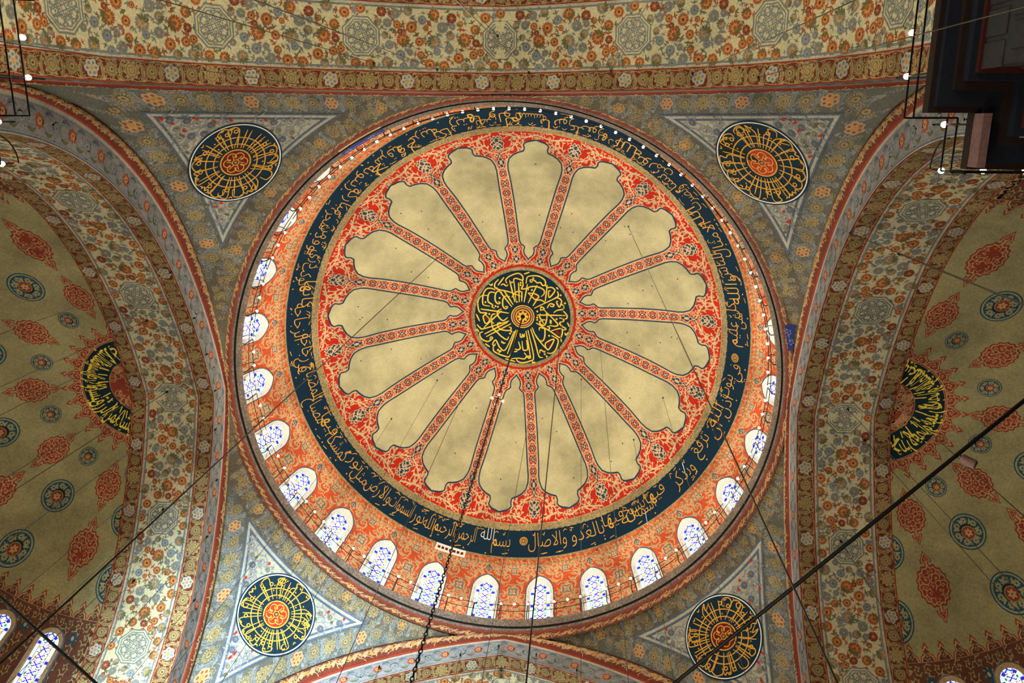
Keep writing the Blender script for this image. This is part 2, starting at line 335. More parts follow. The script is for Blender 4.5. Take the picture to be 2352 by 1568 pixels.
def f_knot(p):
    """big navy rosette of the spoke heads"""
    p.star(lambda a: 0.95 + 0.09 * np.cos(10 * a), 60, 'vine', 1, sy=1.2); p.star(lambda a: 0.82 + 0.09 * np.cos(10 * a), 60, 'outline', 2, sy=1.2)
    for sg in (-1, 1):
        p.stroke(spline([[0, -0.95], [0.42 * sg, -0.45], [-0.3 * sg, 0.15], [0.35 * sg, 0.55], [0, 0.98]], 24), 0.12, 'vine', 3)
        p.leaf([[0.1 * sg, -0.1], [0.5 * sg, 0.1], [0.62 * sg, 0.55]], 0.2, 'vine', 3); p.leaf([[0.15 * sg, -0.5], [0.55 * sg, -0.45], [0.7 * sg, -0.1]], 0.18, 'vine', 3)
        p.leaf([[0.1 * sg, 0.75], [0.4 * sg, 0.8], [0.55 * sg, 0.6]], 0.14, 'vine', 3)
    p.star(lambda a: 0.26 + 0.06 * np.cos(4 * a), 24, 'vine', 3); p.star(0.1, 8, 'outline', 4)
KNOT = motif(f_knot)
def f_quatre(p, col='slate'):
    """small open four-petal knot on the drum"""
    p.star(lambda a: 0.95 + 0.15 * np.abs(np.cos(2 * a)), 32, 'drum_vine', 1)
    for k in range(4):
        a = PI / 2 * k + PI / 4; t = np.linspace(-2.1, 2.1, 10); p.stroke(np.stack([0.5 * math.cos(a) + 0.33 * np.cos(t + a), 0.5 * math.sin(a) + 0.33 * np.sin(t + a)], -1), 0.17, col, 2)
    p.star(0.13, 8, 'drum_red', 2)
def f_heart(p):
    p.star(lambda a: 1.0 + 0.0 * a, 4, 'drum_vine', 1, sx=0.95, sy=1.15); p.star(1.0, 4, 'slate', 2, sx=0.8, sy=1.0); p.star(0.5, 12, 'drum_vine', 3, 0, -0.12, 0.9, 0.8); p.star(0.24, 8, 'slate', 4, 0, -0.1)
QUA = motif(f_quatre); HRT = motif(f_heart)
def f_pal(p):
    """curling cream leaf pair that fills the spoke shafts"""
    for sg in (-1, 1):
        p.stroke(spline([[0, -0.95], [0.75 * sg, -0.55], [0.6 * sg, 0.1], [0.12 * sg, 0.35], [0.0, 0.95]], 16), 0.13, 'vine', 1)
        p.leaf([[0.62 * sg, -0.2], [0.3 * sg, -0.1], [0.12 * sg, -0.45]], 0.26, 'vine', 1); p.leaf([[0.3 * sg, 0.25], [0.7 * sg, 0.4], [0.72 * sg, 0.85]], 0.24, 'vine', 1)
    p.star(0.14, 8, 'vine', 1, 0, -0.1, 1, 1.8)
PAL = motif(f_pal)

# ------------------------------------------------------------------ writing (Arabic letters joined by hand from their contextual forms)
FORM = {}
for ch, base, n in (('ا', 0xFE8D, 2), ('ب', 0xFE8F, 4), ('ة', 0xFE93, 2), ('ت', 0xFE95, 4), ('ث', 0xFE99, 4), ('ج', 0xFE9D, 4), ('ح', 0xFEA1, 4), ('خ', 0xFEA5, 4), ('د', 0xFEA9, 2), ('ذ', 0xFEAB, 2), ('ر', 0xFEAD, 2), ('ز', 0xFEAF, 2), ('س', 0xFEB1, 4), ('ش', 0xFEB5, 4), ('ص', 0xFEB9, 4), ('ض', 0xFEBD, 4), ('ط', 0xFEC1, 4), ('ظ', 0xFEC5, 4), ('ع', 0xFEC9, 4), ('غ', 0xFECD, 4), ('ف', 0xFED1, 4), ('ق', 0xFED5, 4), ('ك', 0xFED9, 4), ('ل', 0xFEDD, 4), ('م', 0xFEE1, 4), ('ن', 0xFEE5, 4), ('ه', 0xFEE9, 4), ('و', 0xFEED, 2), ('ى', 0xFEEF, 2), ('ي', 0xFEF1, 4), ('أ', 0xFE83, 2), ('ء', 0xFE80, 1), ('ﻻ', 0xFEFB, 2), ('ئ', 0xFE89, 4)):
    FORM[ch] = (base, n)
def shape(word):
    word = word.replace('لا', 'ﻻ').replace('لأ', 'ﻻ'); out = []
    for i, ch in enumerate(word):
        b, n = FORM[ch]; prev = i > 0 and FORM[word[i - 1]][1] == 4 and n > 1; nxt = n == 4 and i + 1 < len(word) and FORM[word[i + 1]][1] > 1
        out.append(chr(b + (3 if prev and nxt else 2 if nxt else 1 if prev else 0)))
    return ''.join(out[::-1])
_tc = {}
def word(wd, bold=0.0):
    if (wd, bold) in _tc: return _tc[(wd, bold)]
    c = bpy.data.curves.new('t', 'FONT'); c.body = shape(wd); c.resolution_u = 3; c.offset = bold
    o = bpy.data.objects.new('t', c); COL.objects.link(o); bpy.context.view_layer.update()
    me = bpy.data.meshes.new_from_object(o.evaluated_get(bpy.context.evaluated_depsgraph_get()))
    me.calc_loop_triangles(); V = np.array([v.co[:2] for v in me.vertices]); T = np.array([t.vertices[:] for t in me.loop_triangles])
    bpy.data.objects.remove(o); bpy.data.curves.remove(c); bpy.data.meshes.remove(me)
    V = V - [(V[:, 0].min() + V[:, 0].max()) / 2, 0]; _tc[(wd, bold)] = (V, T); return V, T
def put_word(p, wd, x, y, sx, sy, col, l=1, rot=0, bold=0.0, width=None):
    V, T = word(wd, bold)
    if width: sx = width / max(0.2, np.ptp(V[:, 0]))
    v = V * [sx, sy]; c, q = math.cos(rot), math.sin(rot)
    p.add(np.stack([x + c * v[:, 0] - q * v[:, 1], y + q * v[:, 0] + c * v[:, 1]], -1), T, col, l)
# ------------------------------------------------------------------ surface maps
def cap_z(r): return ZS + HD * np.sqrt(np.maximum(1e-6, 1 - (r / RD) ** 2))
def map_cap(u, v): return np.stack([u, v, cap_z(np.hypot(u, v))], -1)
def map_shell(u, v, u0=PI / 2, ru=10.9):
    """u metres to the viewer's right along the drum, v = metres up the dome's curve"""
    th = u0 - u / ru; g = v / 12.6; r = RD * np.cos(g)
    return np.stack([r * np.cos(th), r * np.sin(th), ZS + HD * np.sin(g)], -1)
GV = lambda deg: math.radians(deg) * 12.6
S1 = R1 * (math.acos(-C1[0] / R1) - TH)          # length of the upper arc of the arch curve
def arch_pt(s, o):
    """point of the arch curve: s metres from the crown, offset o outwards"""
    s = np.asarray(s, float); o = np.asarray(o, float) + 0 * s; a = np.abs(s); ap = np.arccos(-C1[0] / (R1 + o)); t = np.minimum(1, a / S1)
    f = ap + t * (TH - ap); up = a <= S1; g = TH - np.maximum(0, a - S1) / R2
    h = np.where(up, C1[0] + (R1 + o) * np.cos(f), C2[0] + (R2 + o) * np.cos(np.maximum(g, 0)))
    z = np.where(up, C1[1] + (R1 + o) * np.sin(f), C2[1] + (R2 + o) * np.sin(np.maximum(g, 0)) + np.minimum(g, 0) * R2)
    return np.sign(s + 1e-12) * h, z
def side_frame(side, p, h, z):
    (ox, oy), (tx, ty), hc = SIDES[side]; h = h + hc; p = p + 0 * h
    return np.stack([ox * p + tx * h, oy * p + ty * h, z + 0 * h], -1)
def map_soffit(side): 
    return lambda u, v: side_frame(side, AP + v, *arch_pt(u, 0 * u))
def map_face(side):
    return lambda u, v: side_frame(side, AP + 0 * u, *arch_pt(u, v))
def map_mould(side):
    (ox, oy), (tx, ty), hc = SIDES[side]; rr = math.sqrt(RP ** 2 - (AP - (ox * CP[0] + oy * CP[1])) ** 2); ct = tx * CP[0] + ty * CP[1]
    def f(u, v):      # v 0..1 from the arch face to the pendentive
        h, z = arch_pt(u, np.full_like(u, DO)); ps = np.arctan2(h + hc - ct, z - ZP); h2 = ct - hc + rr * np.sin(ps); z2 = ZP + rr * np.cos(ps)
        bulge = 0.10 * np.sin(PI * np.clip(v, 0, 1))
        return side_frame(side, AP - bulge, h + (h2 - h) * v, z + (z2 - z) * v)
    return f
def zprof(s):
    s = np.abs(s); zu = C1[1] + np.sqrt(np.maximum(0, R1 ** 2 - (s - C1[0]) ** 2)); zl = C2[1] + np.sqrt(np.maximum(0, R2 ** 2 - (s - C2[0]) ** 2))
    return np.where(s - C2[0] < R2 * math.cos(TH), zu, zl)
SDX, SDY = -0.35, -0.15                          # centre of the painting of the semi-domes
def map_semi(side):
    (ox, oy), (tx, ty), hc = SIDES[side]
    def f(u, v):     # u outwards from the arch, v along it, from the centre of the painting
        a = AP + BD; x = np.maximum(u + SDX, 0.0); y = v + SDY; s = np.hypot(x, y - hc); return np.stack([ox * (a + x) + tx * y, oy * (a + x) + ty * y, zprof(np.minimum(s, R2 - 0.001))], -1)
    return f
def sph_z(x, y): return ZP + np.sqrt(np.maximum(0.01, RP ** 2 - (x - CP[0]) ** 2 - (y - CP[1]) ** 2))

# ------------------------------------------------------------------ the dome: spoked ceiling

dome = tag(empty('dome', (0, 0, 0)), 'great central dome painted with sixteen red spokes around a dark calligraphy medallion', 'dome', None, 'structure')
BT = np.array([(2.95, 0), (3.05, 1.0), (3.18, 3.2), (3.3, 4.1), (3.45, 4.2), (3.6, 3.5), (3.68, 4.6), (3.78, 6.6), (3.95, 7.3), (4.2, 7.5), (5.0, 8.05), (5.8, 8.4), (6.8, 8.85), (7.4, 9.25), (7.65, 9.1), (7.9, 8.4), (8.06, 7.0), (8.16, 5.4), (8.23, 3.75), (8.36, 3.45), (8.50, 3.7), (8.58, 3.3), (8.64, 2.4), (8.68, 1.3), (8.73, 0)])
p = Paint()
rr_ = RD * np.sin(np.linspace(0.0, math.asin(9.09 / RD), 40)); th = np.linspace(0, 2 * PI, 193)
p.grid(rr_[:, None] * np.cos(th), rr_[:, None] * np.sin(th), 'dome_red')
for r0, r1, c in ((9.06, 9.27, 'stone_tan'), (9.05, 9.08, 'vine')):
    q = np.array([r0, r1]); p.grid(q[:, None] * np.cos(th), q[:, None] * np.sin(th), c, 1)
def pol(r, a): return r * math.cos(a), r * math.sin(a)
rs = np.interp(np.linspace(0, len(BT) - 1, 110), np.arange(len(BT)), BT[:, 0])
for k in range(16):
    a = PH4 + k * PI / 8; am = a + PI / 16
    # pale field between two spokes
    for grow, l, c in ((0.10, 4, 'vine'), (0.0, 6, 'cream')):
        be = np.interp(rs, BT[:, 0], BT[:, 1]); hw = np.radians(be) * rs + grow
        r2 = rs.copy()
        if grow: r2 = np.concatenate([[rs[0] - grow * 1.2], rs, [rs[-1] + grow]]); hw = np.concatenate([[0.01], hw, [0.01]])
        tt = np.linspace(-1, 1, 9)[None, :] * (hw / r2)[:, None] + am
        p.grid(r2[:, None] * np.cos(tt), r2[:, None] * np.sin(tt), c, l)
    for sg in (-1, 1):
        t2 = am + sg * np.radians(np.interp(rs, BT[:, 0], BT[:, 1])); p.stroke(np.stack([rs * np.cos(t2), rs * np.sin(t2)], -1), 0.062, 'outline', 7)
    # inner tips of the spokes, shafts
    for r, s_ in ((2.98, 0.2), (3.48, 0.2)): p.place(DIA, *pol(r, a), a - PI / 2, s_)
    for r in (3.22, 3.72): p.place(PAL, *pol(r, a), a - PI / 2, 0.26)
    for sg in (-1, 1):
        p.place(SCR['vine'], *pol(2.9, a + sg * 0.09), a - PI / 2, 0.2, sg < 0); p.place(SCR['vine'], *pol(3.5, a + sg * 0.075), a + PI / 2, 0.15, sg < 0)
    for j in range(4):
        b = a + (j - 1.5) * PI / 32; p.place(SCR['vine'], *pol(2.79, b), b * 3, 0.13, j % 2 == 0, 1); p.leaf([pol(2.68, b), pol(2.78, b + .03), pol(2.9, b)], .05, 'vine', 1, 6)
    p.stroke([pol(q_, a + e_) for q_, e_ in spline([(2.68, -.196), (2.84, -.12), (2.7, 0), (2.84, .12), (2.68, .196)], 20)], .035, 'vine', 2)
    for i in range(8):
        r = 4.0 + i * 0.46; p.place(DIA if i else DIA, *pol(r, a), a - PI / 2, 0.125); p.place(PAL, *pol(r + 0.23, a), a + PI / 2 if i % 2 else a - PI / 2, 0.225, sy=0.2)
    p.place(DIA, *pol(7.74, a), a - PI / 2, 0.19, sy=0.23); p.place(DIA, *pol(8.02, a), a - PI / 2, 0.11, sy=0.17)
    # spoke head: navy knot in a thicket of scrolls
    for sg in (-1, 1):
        for r, dt, s_, fl in ((8.32, 0.075, 0.33, 0), (8.72, 0.085, 0.30, 1), (8.18, 0.04, 0.2, 1), (8.5, 0.125, 0.24, 0), (8.86, 0.13, 0.22, 0), (8.93, 0.17, 0.17, 1), (8.93, 0.04, 0.2, 0), (8.2, 0.115, 0.2, 0), (7.98, 0.03, 0.16, 0), (8.83, 0.19, 0.15, 0), (7.8, 0.04, 0.13, 1)):
            p.place(SCR['vine'], *pol(r, a + sg * dt), a - PI / 2 + sg * 0.3 + r * 2, s_, (sg < 0) != bool(fl))
        p.stroke([pol(q_, a + sg * e_) for q_, e_ in spline([(8.1, 0.0), (8.3, 0.06), (8.65, 0.1), (8.98, 0.06)], 16)], 0.055, 'vine', 1)
        p.stroke([pol(q_, a + sg * e_) for q_, e_ in spline([(8.98, 0.02), (8.8, 0.12), (8.93, 0.196)], 14)], 0.05, 'vine', 1)
    p.place(KNOT, *pol(8.56, a), a + PI / 2, 0.3, dl=1)
# weathering spots left in the plaster
for k in range(70):
    a = rng.uniform(0, 2 * PI); r = rng.uniform(4.5, 8); k16 = abs(((a - PH4) / (PI / 8)) % 1 - 0.5)
    if k16 < 0.28: p.star(0.028, 8, 'shade_and_spots', 8, *pol(r, a))
p.build('dome_shell', map_cap, dome)

# crown medallion with its round inscription
p = Paint()
def disc(p, r, c, l, x=0, y=0, n=72, rings=1):
    t = np.linspace(0, 2 * PI, n + 1); q = np.linspace(0, r, rings + 1); p.grid(x + q[:, None] * np.cos(t), y + q[:, None] * np.sin(t), c, l)
disc(p, 2.64, 'dome_red', 9, rings=8); disc(p, 2.57, 'stone_tan', 10, rings=8); disc(p, 2.40, 'roundel', 11, rings=8)
MED = '''520,300 505,250 560,195 680,150 745,185 755,240 740,250 690,235 650,225 620,245 630,330 650,560/560,255 635,580/690,290 700,580/745,240 755,330 730,380 800,375 830,370/740,420 735,570/820,310 770,580/800,300 815,210 870,185 980,185 1070,240 1080,310 1040,320 1010,280 960,285 920,250 860,245 870,280 900,260/830,400 840,355 940,340 1050,380 1065,440 1020,490/960,320 830,590/830,440 930,450 985,490 940,535 890,500 830,440/985,490 900,630/950,545 1020,540 1080,575/1110,310 1080,560/1080,310 1110,350 1170,345 1220,380 1200,430 1150,490 1130,480 1130,400 1160,400/1255,400 1270,450 1230,500 920,665/1200,520 1260,495 1320,540 1290,630 1245,560 1270,545/1110,655 1150,590 1210,600 1190,630 1150,620/1300,580 1350,610 1340,660 1260,680 1205,720/1015,700 1020,640 1070,670 1010,695/1060,680 1260,870 1240,915 1150,910/960,765 1380,750/1340,680 1400,740 1400,790 1370,800/1290,790 1340,800 1360,830 1300,860 1310,890 1350,920 1390,940 1380,960 1340,960/1090,730 1110,760 1100,850 1070,910 1020,900 1000,860 1040,850 1060,890/1010,740 1000,790 1030,830 1090,830/950,880 1170,1000 1310,1075 1340,960 1280,950 1170,990/1000,990 1000,950 1040,950 1080,970 1080,1080 1050,1140 1000,1130 940,1050/890,950 960,1090 1100,1240 1150,1250 1220,1110 1120,1150 1090,1190 1110,1250/1180,1055 1270,1100 1280,1150 1250,1250 1190,1310 1120,1310/870,970 940,1170 1000,1360 1060,1380/1010,1320 1020,1270 1080,1300 1090,1280/830,990 920,1370 860,1440 750,1465 680,1440 670,1400/800,1000 880,1400/810,1140 830,1260 800,1285 760,1270 745,1150/690,1160 720,1250 690,1280 640,1270/715,1040 720,1090 745,1095 750,1050 775,1095 780,1040/780,1320 850,1400 860,1370 820,1375 780,1410 700,1400 590,1410/680,990 580,1350 480,1370 340,1310 320,1250 330,1210/655,990 530,1340/630,1010 500,1280 420,1250 390,1200 350,1140 310,1200 340,1220 350,1190/170,1015 120,1040 150,1120 240,1160 310,1110 280,1095 270,1130/580,900 215,1090/550,860 185,970 120,950 80,905/530,880 190,1050/290,860 310,960 370,1020 440,1090 520,1135 545,1090/350,755 300,770 285,850 330,900/440,710 180,955/530,810 460,855 390,790 380,720 440,680/135,680 545,745/240,480 150,485 100,560 100,660 130,730 220,740 190,770 170,800 200,890 240,880 260,830 200,760/350,400 300,375 230,380 180,450 165,560 180,620 270,640/370,450 290,430 250,470 245,570 310,620 300,650 340,675/450,440 390,415 350,470 350,560 390,605 420,590 390,570/560,500 500,490 460,540 460,640 500,680 530,650 490,645/370,360 590,650/470,400 610,620/400,240 345,310 370,380 560,430 720,490/480,210 390,330/430,330 470,310 510,340 540,320/590,510 640,440 700,415 745,440/385,950 380,900 430,880/385,950 440,990 560,1000 580,960 545,950/1150,830 1180,840 1150,850 1180,860 1150,870 1180,880/1110,930 1140,925 1150,960 1120,970/440,1150 445,1180 465,1170 470,1190 500,1180/400,1270 380,1290 440,1300 400,1320/770,160 850,130/1240,340 1270,370/1410,850 1440,910/1380,1000 1390,1035 1430,990/70,750 120,860/80,970 110,1020/260,310 300,330 310,300/60,1000 70,980/200,1190 270,1240/500,1410 650,1450/1320,1090 1330,1140/630,1310 680,1300'''
mp = lambda x, y: ((x - 752) / 702 * 2.40, (y - 792) / 688 * 2.40)
for ln in MED.split('/'):
    pts = [mp(*map(float, q.split(','))) for q in ln.split()]; L = sum(math.dist(pts[i], pts[i + 1]) for i in range(len(pts) - 1)); n = max(8, int(L / 0.05))
    c = spline(pts, n); t = np.linspace(0, 1, n); p.stroke(c, 0.07 * (0.45 + 0.55 * np.sin(PI * np.clip(0.12 + t * 0.8, 0, 1))), 'gold_bright', 13)
for x, y in ((595, 285), (720, 290), (720, 325), (905, 220), (885, 395), (205, 580), (412, 520), (350, 640), (385, 650), (260, 755), (665, 575), (965, 710), (965, 800), (965, 835), (1250, 810), (1305, 455), (1370, 570), (1145, 1060), (585, 1015), (565, 1045), (910, 1455), (935, 1455), (1085, 1330), (1115, 1360)):
    p.star(0.06, 4, 'gold_bright', 13, *mp(x, y), rot=0.3)
for x, y, s_ in ((930, 492, 30), (213, 825, 36), (1165, 610, 20), (1275, 580, 22), (1270, 1010, 48), (1150, 1180, 42), (1150, 450, 16)): p.star(s_ / 702 * 2.4, 3, 'roundel_red', 12, *mp(x, y), rot=PI / 6, sx=1.2)
for r, c in ((0.59, 'gold_bright'), (0.545, 'roundel_red'), (0.50, 'cornice_leaf'), (0.43, 'roundel_red'), (0.37, 'gold_bright'), (0.32, 'roundel_red')): disc(p, r, c, 14 + (0.6 - r) * 12, n=40)
for k in range(8):
    a = k * PI / 4; p.place(SCR['vine'], 0.19 * math.cos(a), 0.19 * math.sin(a), a, 0.1, k % 2, 18)
    p.leaf([[0.05 * math.cos(a), 0.05 * math.sin(a)], [0.18 * math.cos(a), 0.18 * math.sin(a)], [0.31 * math.cos(a), 0.31 * math.sin(a)]], 0.08, 'gold_bright', 19, 6)
t = np.linspace(0, 2 * PI, 50)[:-1]; p.stroke(np.stack([(0.2 + 0.07 * np.cos(8 * t)) * np.cos(t), (0.2 + 0.07 * np.cos(8 * t)) * np.sin(t)], -1), 0.03, 'gold_bright', 20, True); p.star(0.06, 12, 'shade_and_spots', 21)
p.build('crown_medallion', map_cap, dome, label='dark round medallion with gold calligraphy at the crown')

# inscription band
p = Paint(); RU = 10.9
mp_band = map_shell
U2 = 2 * PI * RU
p.rect(0, U2, GV(31.0), GV(39.6), 'stone_tan', 0, 256, 5)
p.rect(0, U2, GV(31.53), GV(38.08), 'navy', 1, 256, 4)
for k in range(112):
    u = U2 * k / 112; p.star(lambda a: 0.075 + 0.02 * np.cos(6 * a), 18, 'orange' if k % 2 == 0 else 'rust', 2, u, GV(30.75 if k % 2 else 30.75)); 
    if k % 2: p.star(lambda a: 0.07 + 0.02 * np.cos(6 * a), 18, 'orange', 2, u, GV(38.72))
# words in reading order with the dome angle (deg) of those read off the wall
AYA = [('بسم', 93.5), ('الله', 97.6), ('الرحمن', 103.6), ('الرحيم', 109.8), ('الله', 114.4), ('نور', 117.8), ('السموات', 123.4), ('والارض', 131.2)]
REST = 'مثل نوره كمشكاة فيها مصباح المصباح في زجاجة الزجاجة كانها كوكب دري يوقد من شجرة مباركة زيتونة لا شرقية ولا غربية يكاد زيتها يضئ ولو لم تمسسه نار نور على نور يهدي الله لنوره من يشاء ويضرب الله الامثال للناس والله بكل شئ عليم'.split()
TAIL = [('في', 366.0), ('بيوت', 370.5), ('اذن', 375.4), ('الله', 379.2), ('ان', 382.3), ('ترفع', 388.2), ('ويذكر', 397.5), ('فيها', 407.2), ('اسمه', 411.6), ('يسبح', 414.2), ('له', 417.0), ('فيها', 421.0), ('بالغدو', 429.0), ('والاصال', 440.5)]
lens = [max(2.0, len(x)) for x in REST]; tot = sum(lens); a0, a1 = 136.0, 358.5; cur = 0
for x, l_ in zip(REST, lens):
    AYA.append((x, a0 + (a1 - a0) * (cur + l_ / 2) / tot)); cur += l_
AYA += TAIL
KW = {'بسم': 0.95, 'الرحمن': 1.08, 'الرحيم': 1.1, 'السموات': 1.35, 'والارض': 1.5, 'والاصال': 2.0, 'بالغدو': 1.75, 'نور': 0.62}
u_of = lambda d: RU * (PI / 2 - math.radians(d))
vb = GV(31.53); HB = GV(38.08) - vb
rw = random.Random(5)
for i, (x, d) in enumerate(AYA):
    u = u_of(d); row = 0
    wd = KW.get(x, 0.30 + 0.22 * len(x)) * 1.02; row = 0.36 if (i % 2 == 0 or x in KW) else 0.60
    put_word(p, x, u, vb + HB * (row - (0.06 if x not in KW else 0)), 1, 1.08 if x in KW or len(x) > 4 else 0.94, 'white' if i == 1 else 'gold', 3, 0, -0.016, 0.72 if i == 1 else 0.6 if i == 4 else wd)
    # long uprights and vowel strokes
    for j in range(len(x)):
        uu = u + wd * (rw.random() - 0.5); k = rw.random()
        if k < 0.5: p.leaf([[uu - 0.12, vb + HB * rw.uniform(0.72, 0.95)], [uu, vb + HB * 0.9], [uu + 0.12, vb + HB * rw.uniform(0.8, 0.95)]], 0.038, 'gold', 3, 6)
        elif k < 0.7: p.star(0.045, 4, 'gold', 3, uu, vb + HB * rw.uniform(0.06, 0.2))
        elif k < 0.88: p.stroke(spline([[uu - .07, vb + HB * .84], [uu, vb + HB * .78], [uu + .05, vb + HB * .9]], 6), 0.03, 'gold', 3)
        else: p.stroke([[uu - .12, vb + HB * .1], [uu + .12, vb + HB * .14]], 0.035, 'gold', 3)
for d in (87.2, 2.43):
    u, v = u_of(d), vb + HB * 0.6; t = np.linspace(0, 2 * PI, 28)[:-1]
    for r in (0.2, 0.13): p.stroke(np.stack([u + r * np.cos(t), v + r * np.sin(t)], -1), 0.035, 'gold', 3, True)
    p.star(lambda a: 0.06 + 0.03 * np.cos(8 * a), 32, 'gold', 3, u, v)
p.build('inscription_band', mp_band, dome, label='navy band with gold verse running round the dome')

# drum with its window bays
p = Paint(); BAY = 2 * PI * RU / 28; V0, V1 = GV(8.0), GV(31.1)
WO = np.array([(V0, 0.62), (GV(23.2), 0.62), (GV(24.0), 0.60), (GV(24.8), 0.545), (GV(25.5), 0.45), (GV(26.1), 0.325), (GV(26.55), 0.18), (GV(26.9), 0.0)])
def bay_u(k): return RU * (PI / 2 - (PH5 - k * 2 * PI / 28))
vv = np.unique(np.concatenate([np.linspace(V0, GV(26.9), 16), WO[:, 0]]))
hw = np.interp(vv, WO[:, 0], WO[:, 1])
VISIBLE = [k for k in range(28) if math.sin(PH5 - k * 2 * PI / 28) > -0.72]
for k in range(28):
    uc = bay_u(k); solid = k not in VISIBLE
    if solid: p.rect(uc - BAY / 2, uc + BAY / 2, V0, V1, 'drum_red', 0, 6, 10)
    else:
        for sg in (-1, 1):
            t = np.linspace(0, 1, 5)[None, :]; p.grid(uc + sg * (hw[:, None] * (1 - t) + BAY / 2 * t), np.broadcast_to(vv[:, None], (len(vv), 5)), 'drum_red')
        p.rect(uc - BAY / 2, uc + BAY / 2, GV(26.9), V1, 'drum_red', 0, 6, 2)
    for sg in (-1, 1):
        g = uc + sg * BAY / 2
        for j, (du, v, s_) in enumerate([(x_, v_, s2) for v_, x_, s2 in ((10, .25, .3), (10.6, .52, .24), (12.6, .3, .34), (13.4, .08, .2), (15.0, .5, .28), (15.4, .16, .24), (17.4, .34, .34), (19.6, .5, .26), (20.2, .2, .3), (22.2, .4, .32), (24.4, .62, .3), (24.2, .16, .28), (26.2, .9, .3), (26.6, .42, .34), (28.4, .62, .26), (28.5, 1.02, .28), (28.7, .24, .26), (29.9, .46, .2), (29.9, .84, .2), (29.9, 1.16, .18), (29.8, .1, .18), (27.4, .7, .2), (18.2, .04, .2), (21.6, .06, .2))]):
            u = g - sg * du; v2 = GV(v)
            if abs(u - uc) < np.interp(v2, WO[:, 0], WO[:, 1], right=0) + 0.02 + (0.3 * s_ if not solid else 0): continue
            p.place(SCR['drum_vine'], u, v2, j * 1.3 * sg, s_ * .86, sg < 0)
            p.leaf([[u + .2, v2 - .22], [u + .27, v2], [u + .16, v2 + .25]], .09, 'drum_vine', 1, 7); p.leaf([[u - .3, v2 - .1], [u - .16, v2 - .26], [u + .06, v2 - .3]], .08, 'drum_vine', 1, 7); p.place(SCR['drum_vine'], u - .27 * sg, v2 + .2, j, .1, sg > 0)
    g = uc + BAY / 2
    for v, mo, s_ in ((23.2, QUA, 0.26), (14.5, QUA, 0.26), (28.3, QUA, 0.2)): p.place(mo, g, GV(v), 0, s_, dl=1)
    p.place(HRT, uc, GV(28.6), 0, 0.2, dl=1)
p.rect(0, U2, GV(29.75), GV(30.05), 'stone_tan', 1, 256, 1)
p.rect(u_of(110.5), u_of(102.4), GV(29.8), GV(31.5), 'white', 2, 8, 1)      # restorer's trial patch
for k in range(7):
    u = u_of(110.1) + (u_of(102.8) - u_of(110.1)) * (k + .5) / 7; p.rect(u - 0.07, u + 0.07, GV(30.35), GV(30.95), 'roundel_red', 3)
p.build('drum_wall', map_shell, dome, label='orange arabesque drum wall pierced by windows')

